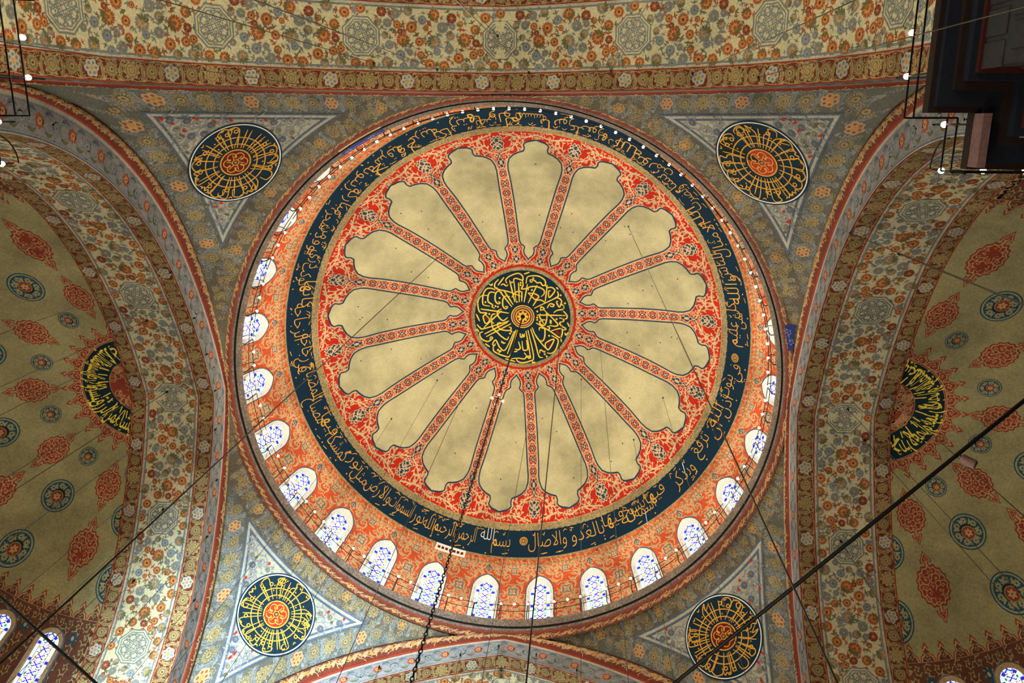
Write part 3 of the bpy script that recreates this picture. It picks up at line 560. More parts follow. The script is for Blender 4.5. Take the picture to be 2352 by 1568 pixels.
# stained-glass windows of the drum
def glass_pattern(p, hw, v0, v1, l=0, sc=1.0):
    """arched pane: pale border with blue blocks, lattice of stars inside"""
    r = hw; vs = v1 - r * 1.05
    def outline(s, n=20):
        t = np.linspace(0, PI, n); return np.concatenate([[[s * r, v0]], np.stack([s * r * np.cos(t), vs + s * r * 1.05 * np.sin(t)], -1), [[-s * r, v0]]])
    for s_, c_, dl_ in ((1.0, 'pane_pale', 0), (0.62, 'pane_white', 1)):
        tv = np.concatenate([np.linspace(v0, vs, 14)[:-1], vs + s_ * r * 1.05 * np.sin(np.linspace(0, PI / 2, 12))]); hw_ = np.where(tv <= vs, s_ * r, s_ * r * np.sqrt(np.maximum(0, 1 - ((tv - vs) / (s_ * r * 1.05)) ** 2)))
        p.grid(hw_[:, None] * np.linspace(-1, 1, 3)[None, :], tv[:, None] + 0 * np.zeros((1, 3)), c_, l + dl_)
    b = 0.81 * r
    n = max(2, int((vs - v0) / (0.66 * sc)))
    for i in range(n + 1):
        v = v0 + 0.1 * sc + (vs - v0 - 0.12 * sc) * i / n
        for sg in (-1, 1):
            p.rect(sg * b - 0.16 * r, sg * b + 0.16 * r, v - 0.065 * sc, v + 0.065 * sc, 'pane_blue', l + 1)
            p.star(0.05 * sc, 6, ('pane_amber', 'pane_green')[i % 2], l + 3, sg * 0.5 * r, v + 0.13 * sc, sy=1.3); p.star(0.05 * sc, 6, ('pane_green', 'pane_amber')[i % 2], l + 3, sg * 0.5 * r, v - 0.16 * sc, sy=1.3)
    for a in (0.9, 1.35, 1.8, 2.25):
        if a in (0.9, 2.25): 
            t = np.linspace(a - 0.2, a + 0.2, 5); q = np.array([0.66, 0.94])[:, None] * r; p.grid(q * np.cos(t), vs + 1.05 * q * np.sin(t), 'pane_blue', l + 1)
    d = 0.33 * sc; nr = int((v1 - v0) / d) + 1
    for i in range(nr):
        v = v1 - 0.45 * r - i * d
        if v < v0 + 0.1: break
        q = 0.3 * r / 0.3
        for sx_ in (-1, 1):
            p.stroke([[sx_ * 0.10 * r, v + 0.42 * d], [sx_ * 0.27 * r, v + 0.2 * d], [sx_ * 0.36 * r, v + 0.34 * d]], 0.055 * sc, 'pane_blue', l + 2)
            p.stroke([[sx_ * 0.10 * r, v - 0.42 * d], [sx_ * 0.27 * r, v - 0.2 * d], [sx_ * 0.36 * r, v - 0.34 * d]], 0.055 * sc, 'pane_blue', l + 2)
            p.star(0.045 * sc, 3, 'pane_red', l + 2, sx_ * 0.2 * r, v, rot=0 if sx_ > 0 else PI); p.star(0.036 * sc, 3, 'pane_red', l + 2, sx_ * 0.44 * r, v + d * .42, rot=1.0)
            p.star(0.04 * sc, 4, 'pane_violet' if i % 2 else 'pane_blue', l + 2, sx_ * 0.48 * r, v, rot=0.4)
            p.star(0.035 * sc, 4, 'pane_amber' if (i + sx_) % 3 == 0 else 'pane_red', l + 2, sx_ * 0.34 * r, v - .05 * d)
        p.star(0.058 * sc, 4, 'pane_blue', l + 2, 0, v + d / 2, rot=PI / 4)
    for f in (-0.62, 0.62): p.rect(f * r - 0.012, f * r + 0.012, v0, vs, 'pane_lead', l + 2)
def arch_outline(tab, grow=0.0):
    b = [(h_ + grow if h_ > 0 else 0, v_ + (grow if h_ < 0.5 else 0)) for v_, h_ in tab]
    return np.array([(h_, v_) for h_, v_ in b] + [(-h_, v_) for h_, v_ in b[-2::-1]])
WTAB = [(V0, 0.60)] + [(GV(x_), 0.60) for x_ in range(10, 23, 2)] + [(GV(23.2), 0.60), (GV(24.0), 0.585), (GV(24.8), 0.53), (GV(25.5), 0.435), (GV(26.1), 0.31), (GV(26.55), 0.16), (GV(26.85), 0.0)]
GTAB = [(V0, 0.43)] + [(GV(x_), 0.43) for x_ in range(10, 23, 2)] + [(GV(23.2), 0.43), (GV(23.7), 0.425), (GV(24.3), 0.39), (GV(24.8), 0.32), (GV(25.15), 0.22), (GV(25.35), 0.12), (GV(25.45), 0.0)]
wn = 0
for k in VISIBLE:
    wn += 1; uc = bay_u(k)
    o = tag(empty('window_%d' % wn, map_shell(np.array([uc]), np.array([V0]))[0]), 'one of the arched stained-glass windows around the drum under the inscription band', 'window', 'arched windows round the drum', 'structure')
    bpy.context.view_layer.update(); inv = o.location
    fm = lambda u, v, uc=uc: map_shell(u + uc, v) - np.array(o.location)
    A, G = arch_outline(WTAB), arch_outline(GTAB); O2 = arch_outline(WTAB, 0.05)
    f = Paint()
    for (X, lx), (Y, ly), c in (((O2, 6), (A, 8), 'slate'), ((A, 8), (A * [0.93, 1] - [0, 0.0], 8), 'white'), ((A * [0.93, 1], 8), (G, -44), 'white'), ((G, -44), (G, -48), 'white')):
        n = len(X); i = np.arange(n - 1); f.add(np.concatenate([X, Y]), np.concatenate([np.stack([i, i + 1, i + 1 + n], -1), np.stack([i, i + 1 + n, i + n], -1)]), c, np.concatenate([np.full(n, lx), np.full(n, ly)]))
    # local frame keeps the shift to the empty
    def fmap(u, v, uc=uc, b=np.array(o.location)): return map_shell(u + uc, v)
    ob = f.build('window_frame', fmap, None); ob.parent = o; ob.matrix_parent_inverse = Matrix.Translation(-o.location)
    g = Paint(); glass_pattern(g, 0.43, V0, GV(25.45), -46)
    ob = g.build('stained_glass', fmap, None, label='coloured glass lattice'); ob.parent = o; ob.matrix_parent_inverse = Matrix.Translation(-o.location)

# ------------------------------------------------------------------ cornice and its lamp rail
PROF = [(11.7, 30.94), (LIP_R + 0.02, 30.94), (LIP_R, 30.92), (LIP_R, 30.84), (LIP_R + 0.03, 30.74), (LIP_R + 0.09, 30.62), (LIP_R + 0.10, 30.58), (LIP_R + 0.16, 30.575), (LIP_R + 0.165, 30.52), (LIP_R + 0.145, 30.47), (LIP_R + 0.165, 30.42), (LIP_R + 0.2, 30.39), (LIP_R + 0.21, 30.36), (10.19, 30.33), (10.37, 30.10)]
PC = ['cornice', 'cornice', 'cornice', 'cornice', 'cornice', 'cornice', 'shade_and_spots', 'shade_and_spots', 'cornice', 'cornice', 'cornice', 'rust_dark', 'rust_line', 'rust_dark']  # undercut strips take the recess shade as a dark colour
p = Paint(); pa = np.array(PROF)
def map_corn(u, v):     # v = index along the profile
    t = np.clip(v, 0, len(pa) - 1); r = np.interp(t, np.arange(len(pa)), pa[:, 0]); z = np.interp(t, np.arange(len(pa)), pa[:, 1]); return np.stack([r * np.cos(u / 10), r * np.sin(u / 10), z], -1)
for i, c in enumerate(PC): p.rect(0, 20 * PI, i, i + 1, c, 0, 224, 1)
for k in range(190):
    u = 20 * PI * k / 190; p.place(SCR['cornice_leaf'], u, 13.5, k * 2.1, .13, k % 2 == 0, 1, sy=.45)
    p.leaf([[u - .15, 13.2], [u, 13.5], [u + .17, 13.85]], 0.07, 'cornice_leaf', 1, 9)
    if k % 3 == 0: p.star(0.07, 8, 'orange', 2, u + .16, 13.55, 1, 3)
for k in range(420):   # faint painted tendrils on the grey band
    u = 20 * PI * (k + rng.uniform(-.3, .3)) / 420; p.stroke(spline([[u, 3.2 + rng.uniform(0, .8)], [u + .1, 4.6], [u + rng.uniform(-.1, .2), 5.8]], 7), 0.03, 'ring_border' if k % 2 else 'tan_dark', 1)
p.rect(41.2, 42.9, 3, 5, 'cobalt', 2, 8, 2); p.rect(41.2, 42.9, 9, 10.6, 'cornice_leaf', 2, 8, 2)
for k in range(5): p.place(SCR['vine_grey'], 41.4 + k * .32, 4.1, k, 0.17, k % 2, 2, sy=0.8)
p.build('trim_1', map_corn, None, label='round grey cornice with a carved leaf moulding under the drum', cat='cornice', kind='structure')

RAILR, BZ, LZ = 9.87, 31.84, 31.36
rail = tag(empty('lamp_rail', (0, 0, LIP_Z)), 'round iron rail with small glowing bulbs standing on the cornice under the dome', 'lamp rail')
rail_inv = Matrix.Translation((0, 0, -LIP_Z))
def rchild(o): o.parent = rail; o.matrix_parent_inverse = rail_inv; return o
for z in (BZ - 0.05, LZ): rchild(Geo().ring((0, 0, z), RAILR, 0.013, ((1, 0, 0), (0, 1, 0)), 6, 168).obj('rail_wire', IRON))
bulb_me = None
base_ang = PH5 + PI / 28
NB = 112
def bulb_geo(s=1.0): return Geo().lathe((0, 0, 0), [(0.012 * s, -0.05 * s), (0.03 * s, -0.03 * s), (0.05 * s, 0.02 * s), (0.046 * s, 0.06 * s), (0.03 * s, 0.09 * s), (0.008 * s, 0.105 * s)], 10)
order = sorted(range(NB), key=lambda i: math.sin(base_ang + 2 * PI * (i + .5) / NB))
rest = Geo(); first = None
for n_, i in enumerate(order[::-1]):
    a = base_ang + 2 * PI * (i + 0.5) / NB; loc = Vector((RAILR * math.cos(a), RAILR * math.sin(a), BZ))
    if n_ < 100:
        if first is None: first = bulb_geo().obj('light_bulb', BULB, None, True); o = first
        else: o = first.copy(); COL.objects.link(o)
        o.location = loc; rchild(o)
    else:
        b = bulb_geo(); rest.add([Vector(v) + loc for v in b.V], b.F)
rchild(tag(rest.obj('light_bulbs', BULB), kind='stuff'))
pf = None
for i in range(56):
    a = base_ang + 2 * PI * (i * 2 + 0.5) / NB
    if pf is None:
        g = Geo().tube([(LIP_R + .08, 0, LIP_Z + .01), (RAILR, 0, LIP_Z + .06), (RAILR, 0, BZ - 0.05)], 0.02, 6)
        t = np.linspace(0, PI, 12); g.tube([(RAILR + 0.02 + 0.35 * (1 - math.cos(x)) * .5, 0, BZ - 0.1 + 0.55 * math.sin(x) ** 0.8) if x < PI / 2 else (RAILR + 0.02 + 0.35 * (1 - math.cos(x)) * .5 + 0.12 * (x - PI / 2), 0, LIP_Z + (BZ - 0.1 - LIP_Z + 0.55) * math.sin(x) ** 0.7) for x in t], 0.014, 6)
        pf = g.obj('rail_post', IRON); o = pf
    else: o = pf.copy(); COL.objects.link(o)
    rchild(o); o.rotation_euler[2] = a
    o.location = (0, 0, 0)
# ------------------------------------------------------------------ the four great arches
SMAX = {'left': 17.5, 'right': 17.5, 'far': 15.5, 'near': 17.5}
OCTP = 4.36      # octagon pitch
RUL = [(440, 45, 1), (495, 445, 1), (590, 60, 1), (700, 150, .8), (805, 165, 1.15), (740, 260, 1.3), (860, 270, .9), (870, 370, .8), (935, 440, 1.15), (1040, 450, 1.1), (1150, 385, 1.1), (1195, 250, 1.35), (1260, 360, .9), (970, 70, 1.15), (1100, 90, 1), (1350, 80, 1.05), (1275, 170, 1), (1280, 270, .8), (1315, 340, .8), (1415, 440, 1), (660, 70, .5), (910, 170, .6), (1165, 130, .6), (720, 200, .6)]
BLL = [(690, 70, 1), (780, 50, .9), (885, 110, .9), (630, 140, .9), (610, 230, .7), (640, 300, .9), (560, 340, .7), (620, 430, 1.15), (740, 460, .9), (820, 430, 1.0), (1030, 160, 1.1), (970, 270, 1.35), (1080, 320, 1), (1090, 220, .9), (720, 370, 1), (1225, 40, 1.15), (1195, 450, .9), (1305, 440, 1.1), (1105, 150, .7), (1350, 385, .6), (1420, 60, .6), (790, 350, .7), (560, 140, .7), (990, 340, .8)]
def soffit(side, parent):
    p = Paint(); L = SMAX[side]; su = np.unique(np.concatenate([np.linspace(-L, L, 121), [0]]))
    def band(v0, v1, c, l=0): p.grid(su[:, None] + 0 * np.array([v0, v1]), 0 * su[:, None] + np.array([v0, v1]), c, l)
    band(0, 0.60, 'brown_red'); band(0.60, 2.55, 'soffit'); band(2.55, BD, 'brown_red')
    for v0, v1, c in ((0, 0.035, 'rust_line'), (0.56, 0.60, 'rust_line'), (0.60, 0.645, 'rosette'), (0.665, 0.725, 'blue_grey'), (2.42, 2.48, 'blue_grey'), (2.50, 2.55, 'rosette'), (2.55, 2.585, 'rust_line'), (BD - 0.04, BD, 'rust_line')): band(v0, v1, c, 1)
    border_run(p, -L, L, 0.30, 0.27, GOLD); border_run(p, -L, L, 2.84, 0.26, GOLD)
    vm = 1.57; sc = 1.66 / 420
    nper = int(L / OCTP) + 1; r2 = np.random.default_rng(3)
    for k in range(-nper - 1, nper + 1):
        u0 = k * OCTP
        if abs(u0) < L - .6: p.place(OCT, u0, vm, PI / 8, 0.60)
        for lst, kit, spr in ((RUL, RUST, (SPR, SPR, SPG)), (BLL, BLUE, (SPB, SPB, SPGB))):
            for j, (x, y, s_) in enumerate(lst):
                u = u0 + (x - 437) / 1025 * OCTP; v = vm - (y - 245) * sc
                if abs(u) > L - .3: continue
                big = s_ > 1.05; a = r2.uniform(0, 2 * PI)
                p.place(kit[j % 3 if not big else (j % 2)], u, v, a, 0.165 * s_)
                for q in range(3 if s_ > .7 else 2):
                    b = a + q * 2.1 + r2.uniform(-.4, .4); p.place(spr[(j + q) % 3], u + 0.19 * s_ * math.cos(b + PI / 2), v + 0.19 * s_ * math.sin(b + PI / 2), b, 0.13 * (0.7 + .4 * r2.random()), dl=-.5)
    return p.build('arch_soffit', map_soffit(side), parent)
def face(side, parent):
    p = Paint(); L = SMAX[side]; su = np.unique(np.concatenate([np.linspace(-L, L, 121), [0]]))
    def band(v0, v1, c, l=0): p.grid(su[:, None] + 0 * np.array([v0, v1]), 0 * su[:, None] + np.array([v0, v1]), c, l)
    band(0, DO, 'face')
    for v0, v1, c in ((0.03, 0.07, 'slate'), (0.11, 0.14, 'blue_grey'), (DO - 0.16, DO - .13, 'blue_grey'), (DO - 0.1, DO - 0.0, 'rosette'), (0.0, 0.03, 'rosette')): band(v0, v1, c, 1)
    n = int(2 * L / 0.62)
    for i in range(n):
        u = -L + (i + .5) * 2 * L / n
        if i % 2: p.star(lambda a: 0.9 + .14 * np.cos(8 * a), 40, 'rust', 2, u, .48, .17, .2); p.star(lambda a: 0.8 + .2 * np.cos(6 * a), 24, 'semi_tan', 3, u, .48, .10, .12); p.star(.04, 8, 'rust', 4, u, .48)
        else: p.place(BLUE[2], u, .46, i, .19); p.place(SCR['vine_grey'], u, .46, i, .33, i % 4 == 0)
        for sg in (-1, 1): p.leaf([[u + .1, .48], [u + .26, .48 + .2 * sg], [u + .45, .48 + .1 * sg]], .08, 'blue_grey', 2, 9); p.leaf([[u + .2, .48 + .22 * sg], [u + .35, .48 + .28 * sg], [u + .5, .48 + .2 * sg]], .09, 'slate' if sg > 0 else 'leaf', 2, 7)
    return p.build('arch_face', map_face(side), parent)
def mould(side, parent):
    p = Paint(); L = SMAX[side]; su = np.unique(np.concatenate([np.linspace(-L, L, 161), [0]])); vs = np.linspace(0, 1, 6)
    p.grid(su[:, None] + 0 * vs, 0 * su[:, None] + vs, 'rust_dark'); p.grid(su[:, None] + 0 * np.array([0, .1]), 0 * su[:, None] + np.array([0, .1]), 'rust_line', 1); p.grid(su[:, None] + 0 * np.array([.9, 1.]), 0 * su[:, None] + np.array([.9, 1.]), 'shade_and_spots', 1); p.grid(su[:, None] + 0 * np.array([.1, .15]), 0 * su[:, None] + np.array([.1, .15]), 'scarlet', 1)  # outermost dark strip paints the shadow line against the pendentive
    n = int(2 * L / .36)
    for i in range(n):
        u = -L + (i + .5) * 2 * L / n
        p.place(SCR['cornice_leaf'], u, .55, i * 2.3, .15, i % 2 == 0, 1, sy=.36); p.place(SCR['cornice_leaf'], u + .2, .52, i * 1.7, .14, i % 2 == 1, 1, sy=.36); p.leaf([[u - .05, .3], [u + .06, .55], [u + .2, .7]], .12, 'cornice_leaf', 2, 7)
        p.leaf([[u - .2, .3], [u + .02, .6], [u + .2, .8]], .05, 'cornice_leaf', 1, 9)
        if i % 2: p.star(lambda a: .9 + .2 * np.cos(6 * a), 18, 'orange', 3, u + .21, .5, .05, .2)
    return p.build('arch_moulding', map_mould(side), parent)
LBL = {'left': 'pointed arch at the left with octagon and garland paintings, in front of the dim left half-dome', 'right': 'pointed arch at the right with octagon and garland paintings, in front of the darker right half-dome',
       'far': 'pointed arch under the brightest windows whose pale face shows at the bottom edge', 'near': 'arch overhead spanning the top edge with a broad band of octagons and red garlands'}
for side in SIDES:
    a = tag(empty('arch', side_frame(side, AP, np.array(0.), np.array(29.0))), LBL[side], 'arch', None, 'structure')
    for ob in (soffit(side, None), face(side, None), mould(side, None)):
        ob.parent = a; ob.matrix_parent_inverse = Matrix.Translation(-a.location)

# ------------------------------------------------------------------ pendentives with their calligraphy roundels
T1 = 0.66; RIN = 10.28
QUAD = {'near left': ((-1, -1), 'left', 'near'), 'near right': ((1, -1), 'right', 'near'), 'far right': ((1, 1), 'right', 'far'), 'far left': ((-1, 1), 'left', 'far')}
def map_pend(sx, sy):
    return lambda u, v: np.stack([u, v, sph_z(u, v)], -1)      # plan coordinates
def loft(p, sx, sy, rin, t, c, l, nf=49, nw=24):
    a = AP - t
    f0 = math.acos(min(1, a / rin)) if rin > a else 0.0
    f = np.linspace(f0, PI / 2 - f0, nf)[:, None]; rb = a / np.maximum(np.cos(f), np.sin(f)); w = np.linspace(0, 1, nw)[None, :]
    r = rin + (np.maximum(rb, rin) - rin) * w; p.grid(sx * r * np.cos(f), sy * r * np.sin(f), c, l)
def arc_uv(sx, sy, axis, t, h):
    """plan point on the band parallel to an arch: t in from the arch plane, h along it"""
    return (sx * (AP - t), sy * h) if axis == 0 else (sx * h, sy * (AP - t))
TRIAL = np.array([[9.926, -2.639], [10.204, -2.714], [10.249, -1.818], [10.131, -1.683]])      # restorer's trial patch
TPL = [[(.37, 0), (.86, 0), (.91, -6), (.86, -14), (.79, -16)], [(.4, 3), (.8, 3), (.88, 9), (.84, 16), (.76, 14), (.74, 8)], [(.38, -2), (.72, -2), (.9, 10), (.74, 6), (.86, 18)], [(.37, 0), (.84, 0)], [(.9, -10), (.82, -8), (.88, -4), (.82, -1), (.88, 3), (.8, 6), (.4, 4)], [(.72, -8), (.84, -10), (.92, 0), (.84, 10), (.72, 8)], [(.38, 2), (.78, -8), (.9, -2), (.86, 8), (.7, 10)], [(.37, -3), (.7, -3), (.78, 4), (.9, 2), (.92, 12), (.8, 16)]]
def roundel(n0, Rr, seed, red, parent, label, name, wedge=False):
    c = np.array([CP[0], CP[1], ZP]); n0 = np.asarray(n0, float) - c; n0 /= np.linalg.norm(n0)
    e1 = np.cross([0, 0, 1.0], n0); e1 /= np.linalg.norm(e1); e2 = np.cross(n0, e1)
    def fm(u, v):
        d = n0 * RP + u[:, None] * e1 + v[:, None] * e2; d /= np.linalg.norm(d, axis=1)[:, None]; return c + d * RP
    p = Paint(); r_ = random.Random(seed)
    disc(p, Rr, 'roundel', 12, rings=5); 
    t = np.linspace(0, 2 * PI, 90)[:-1]
    def ring(r, w, c, l=14): p.stroke(np.stack([r * np.cos(t), r * np.sin(t)], -1) * Rr, w * Rr, c, l, True)
    if wedge:
        dl_ = np.array([-1., 0, 0]); aw = math.atan2(dl_ @ e2, dl_ @ e1); wa = np.linspace(aw - .28, aw + .26, 9)[None, :]; wr = np.linspace(.0, .93, 6)[:, None] * Rr
        p.grid(wr * np.cos(wa), wr * np.sin(wa), 'moss', 12.6); p.grid(wr * .33 * np.cos(wa), wr * .33 * np.sin(wa), 'moss', 16.5)
    ring(.955, .026, 'white'); ring(.63, .026, 'gold'); ring(.46, .026, 'gold')
    disc(p, .33 * Rr, 'gold', 15, rings=2, n=48); disc(p, .30 * Rr, red, 16, rings=2, n=48)
    def ps(pl, a, fl, w=.028):
        q = [(x, math.radians(y) * (-1 if fl else 1) + a) for x, y in pl]; xy = [[x * Rr * math.cos(y), x * Rr * math.sin(y)] for x, y in q]
        n = 26; c = spline(xy, n); k = np.linspace(0, 1, n); p.stroke(c, Rr * w * (.55 + .45 * np.sin(PI * k)), 'gold', 17)
    a = 0
    while a < 2 * PI - .1:
        ps(r_.choice(TPL), a, r_.random() < .5)
        if r_.random() < .75: ps(TPL[3], a + r_.uniform(.08, .14), False, .028)
        if r_.random() < .5: x, y = r_.uniform(.5, .6), a + .1; p.star(.022 * Rr, 4, 'gold', 17, x * Rr * math.cos(y), x * Rr * math.sin(y)); p.star(.022 * Rr, 4, 'gold', 17, .7 * Rr * math.cos(y + .06), .7 * Rr * math.sin(y + .06))
        if r_.random() < .6: x, y = r_.uniform(.86, .92), a + .17; p.leaf([[x * Rr * math.cos(y), x * Rr * math.sin(y)], [(x - .04) * Rr * math.cos(y + .03), (x - .04) * Rr * math.sin(y + .03)], [x * Rr * math.cos(y + .1), x * Rr * math.sin(y + .1)]], .03 * Rr, 'gold', 17, 6)
        if r_.random() < .5: ring_a = np.linspace(0, 2 * PI, 12)[:-1]; x, y = r_.uniform(.7, .8), a + .05; p.stroke(np.stack([x * Rr * math.cos(y) + .04 * Rr * np.cos(ring_a), x * Rr * math.sin(y) + .04 * Rr * np.sin(ring_a)], -1), .024 * Rr, 'gold', 17, True)
        a += r_.uniform(.24, .34)
    for k in range(6):
        b = k * PI / 3 + seed; q = np.linspace(-2.3, 2.3, 14); p.stroke(np.stack([Rr * (.16 * math.cos(b) + .095 * np.cos(q + b)), Rr * (.16 * math.sin(b) + .095 * np.sin(q + b))], -1), .022 * Rr, 'gold', 18)
        p.stroke([[.07 * Rr * math.cos(b), .07 * Rr * math.sin(b)], [.2 * Rr * math.cos(b + .2), .2 * Rr * math.sin(b + .2)]], .018 * Rr, 'gold', 18)
    q = np.linspace(0, 2 * PI, 24)[:-1]; p.stroke(np.stack([.07 * Rr * np.cos(q), .07 * Rr * np.sin(q)], -1), .018 * Rr, 'gold', 18, True); p.star(lambda x: (.03 + .02 * np.cos(8 * x)) * Rr, 32, 'cornice_leaf', 18)
    ob = p.build(name, fm, None, label=label); ob.parent = parent; ob.matrix_parent_inverse = Matrix.Translation(-parent.location); return n0
def f_carn(p, c1, c2, c3):
    p.star(lambda a: .8 + .25 * (np.abs((a * 8 / PI) % 2 - 1)), 64, c1, 1); p.star(.45, 12, c2, 2); p.leaf([[-.3, .1], [.1, .3], [.35, -.1]], .25, c3, 3, 7)
CARN = [motif(f_carn, 'blue_grey', 'tan', 'scarlet'), motif(f_carn, 'slate', 'blue_grey', 'rust'), motif(f_carn, 'vine_grey', 'rosette', 'scarlet')]
def f_tulip(p, c): p.leaf([[-.1, -.6], [-.3, .1], [-.4, 1]], .45, c, 1, 7); p.leaf([[.1, -.6], [.3, .1], [.4, 1]], .45, c, 1, 7); p.leaf([[0, -.7], [0, .2], [0, .9]], .4, c, 1, 7)
TUL = motif(f_tulip, 'dome_red'); TUG = motif(f_tulip, 'leaf')
PLBL = {'near left': 'curved corner triangle at upper left with an oval-looking dark calligraphy roundel', 'near right': 'curved corner triangle at upper right whose roundel shows a darker uncleaned wedge', 'far right': 'curved corner triangle at lower right with a roundel crossed by a thick black bar', 'far left': 'curved corner triangle at lower left lit by bluish daylight around its roundel'}
RND = {'near left': ((-8.57, -8.21, 28.39), 1.57, 3, 'roundel_red'), 'near right': ((8.40, -8.27, 28.5), 1.60, 5, 'roundel_scarlet'), 'far right': ((8.234, 8.537, 28.4), 1.52, 8, 'roundel_red'), 'far left': ((-8.302, 8.527, 28.34), 1.52, 13, 'roundel_scarlet')}
for qn, ((sx, sy), s1, s2) in QUAD.items():
    (cx, cy, cz), Rr, seed, red = RND[qn]
    pe = tag(empty('pendentive', (cx, cy, cz)), PLBL[qn], 'pendentive', None, 'structure')
    r0_ = random.Random(seed); p = Paint(); loft(p, sx, sy, RIN, 0, 'border', 0, 61, 40)
    # brownish band along the ring
    f = np.linspace(0.0, PI / 2, 61)[:, None]; r = np.linspace(RIN, 10.93, 4)[None, :]; rr2 = np.minimum(r, AP / np.maximum(np.cos(f), np.sin(f)) - 0.0 + 0 * r); p.grid(sx * rr2 * np.cos(f), sy * rr2 * np.sin(f), 'ring_border', 1)
    for d, c, l in ((0, 'slate', 4), (.05, 'field', 5), (.12, 'slate', 6), (.18, 'field', 7)): loft(p, sx, sy, 10.93 + d, T1 + d, c, l, 61, 26)
    # flowers along both arches and the ring
    for ax in (0, 1):
        hs = []; h = 3.2
        i = 0
        while h < 10.0:
            t = 0.33; x, y = arc_uv(sx, sy, ax, t, h); dr = math.hypot(h, AP - t)
            if dr > 10.9 or h > 4.5:
                z_s = 1 / math.sqrt(max(.12, 1 - (h / RP) ** 2)); k = 'rdsd'[i % 4]
                # flatten along the slope so that the flower stays round on the wall
                sl = math.sqrt(max(0.05, 1 - (dr / RP) ** 2)); rad = math.atan2(y, x)
                p.place(GREY[k], x, y, rad, 0.19 * sl * 1.05 if False else 0.15 + .05 * sl, dl=2, sy=0.2); p.place(GREY['a'], x + (0 if ax == 0 else sx * .21), y + (sy * .21 if ax == 0 else 0), 0 if ax else PI / 2, .13, i % 2 == 0, 1, sy=.26)
            h += 0.30 + .26 * math.sqrt(max(0.02, 1 - (h / 10.5) ** 2)); i += 1
    for i in range(520):      # fine tendrils of the border
        ax = i % 2; h = r0_.uniform(2.5, 10.2); t = r0_.uniform(.05, T1 - .05)
        if math.hypot(h, AP - t) < 10.98: continue
        x, y = arc_uv(sx, sy, ax, t, h); sl = math.sqrt(max(.03, 1 - (math.hypot(x, y) / RP) ** 2)); p.place(SCR['vine_grey' if i % 3 else 'tan'], x, y, math.atan2(y, x), .11 * (sl + .15), i % 4 < 2, 1, sy=.12)
    for i in range(420):
        fa = r0_.uniform(.02, PI / 2 - .02); r = r0_.uniform(RIN + .08, 10.9)
        if r * max(math.cos(fa), math.sin(fa)) > AP - .1: continue
        p.place(SCR['tan' if i % 3 else 'vine_grey'], sx * r * math.cos(fa), sy * r * math.sin(fa), i, .1, i % 2 == 0, 1.5)
    n = 27
    for i in range(n):
        fa = (i + .5) / n * PI / 2; r = 10.60
        if r * max(math.cos(fa), math.sin(fa)) > AP - .25: continue
        p.place(BRWN['rdsd'[i % 4]], sx * r * math.cos(fa), sy * r * math.sin(fa), math.atan2(sy * math.sin(fa), sx * math.cos(fa)) + PI / 2, .2, dl=2, sy=.16)
        fb = fa + PI / 4 / n; p.place(BRWN['a'], sx * r * math.cos(fb), sy * r * math.sin(fb), math.atan2(sy * math.sin(fb), sx * math.cos(fb)) + PI / 2, .14, i % 2 == 0, 1, sy=.24)
    # sprays in the field
    r3 = np.random.default_rng(seed + 40); pts = []; tries = 0
    while len(pts) < 260 and tries < 60000:
        tries += 1; x = r3.uniform(5.6, AP - T1 - .22); y = r3.uniform(5.6, AP - T1 - .22)
        if r3.random() < .5: x, y = y, x
        r = math.hypot(x, y)
        if r < 11.24 or r > 13.9: continue
        z = float(sph_z(sx * x, sy * y)); q = np.array([sx * x, sy * y, z])
        if np.linalg.norm(q - [cx, cy, cz]) < Rr + .1: continue
        if any(np.linalg.norm(q - o_) < .36 for o_ in pts): continue
        pts.append(q)
        sl = max(.3, math.sqrt(max(.02, 1 - ((r) / RP) ** 2))); ra = math.atan2(sy * y, sx * x); j = len(pts)
        ps_ = lambda mo, du, dv, rot, s_, dl=8: p.place(mo, q[0] + du, q[1] + dv, ra, s_ * sl, dl=dl, sy=s_)
        p.place(SCR['vine_grey'], q[0], q[1], ra, .30 * sl, j % 2 == 0, 8, sy=.30)
        ps_(CARN[j % 3], 0, 0, 0, .135 if j % 3 else .11, 9)
        b = r3.uniform(0, 6.28); dx, dy = .25 * math.cos(b) * (sl + .3) * .7, .25 * math.sin(b) * .7
        if j % 2: p.place(TUL, q[0] + dx, q[1] + dy, b, .07, dl=9)
        if j % 3 == 0: p.place(TUG, q[0] - dx, q[1] - dy, b + 1, .075, dl=9)
        p.place(SPB, q[0] - dy * .8, q[1] + dx * .8, b, .06, dl=8)
    if qn == 'near right':
        p.add(TRIAL, [(0, 1, 2), (0, 2, 3)], 'cobalt', 12)
        for k in range(3): p.place(SCR['vine_grey'], *(TRIAL[0] * (.7 - .2 * k) + TRIAL[2] * (.3 + .2 * k)), k, .13, dl=13)
    ob = p.build('pendentive_painting', map_pend(sx, sy), None); ob.parent = pe; ob.matrix_parent_inverse = Matrix.Translation(-pe.location)
    roundel((cx, cy, cz), Rr, seed, red, pe, 'round navy calligraphy disc with gold letters', 'calligraphy_roundel', qn == 'near right')

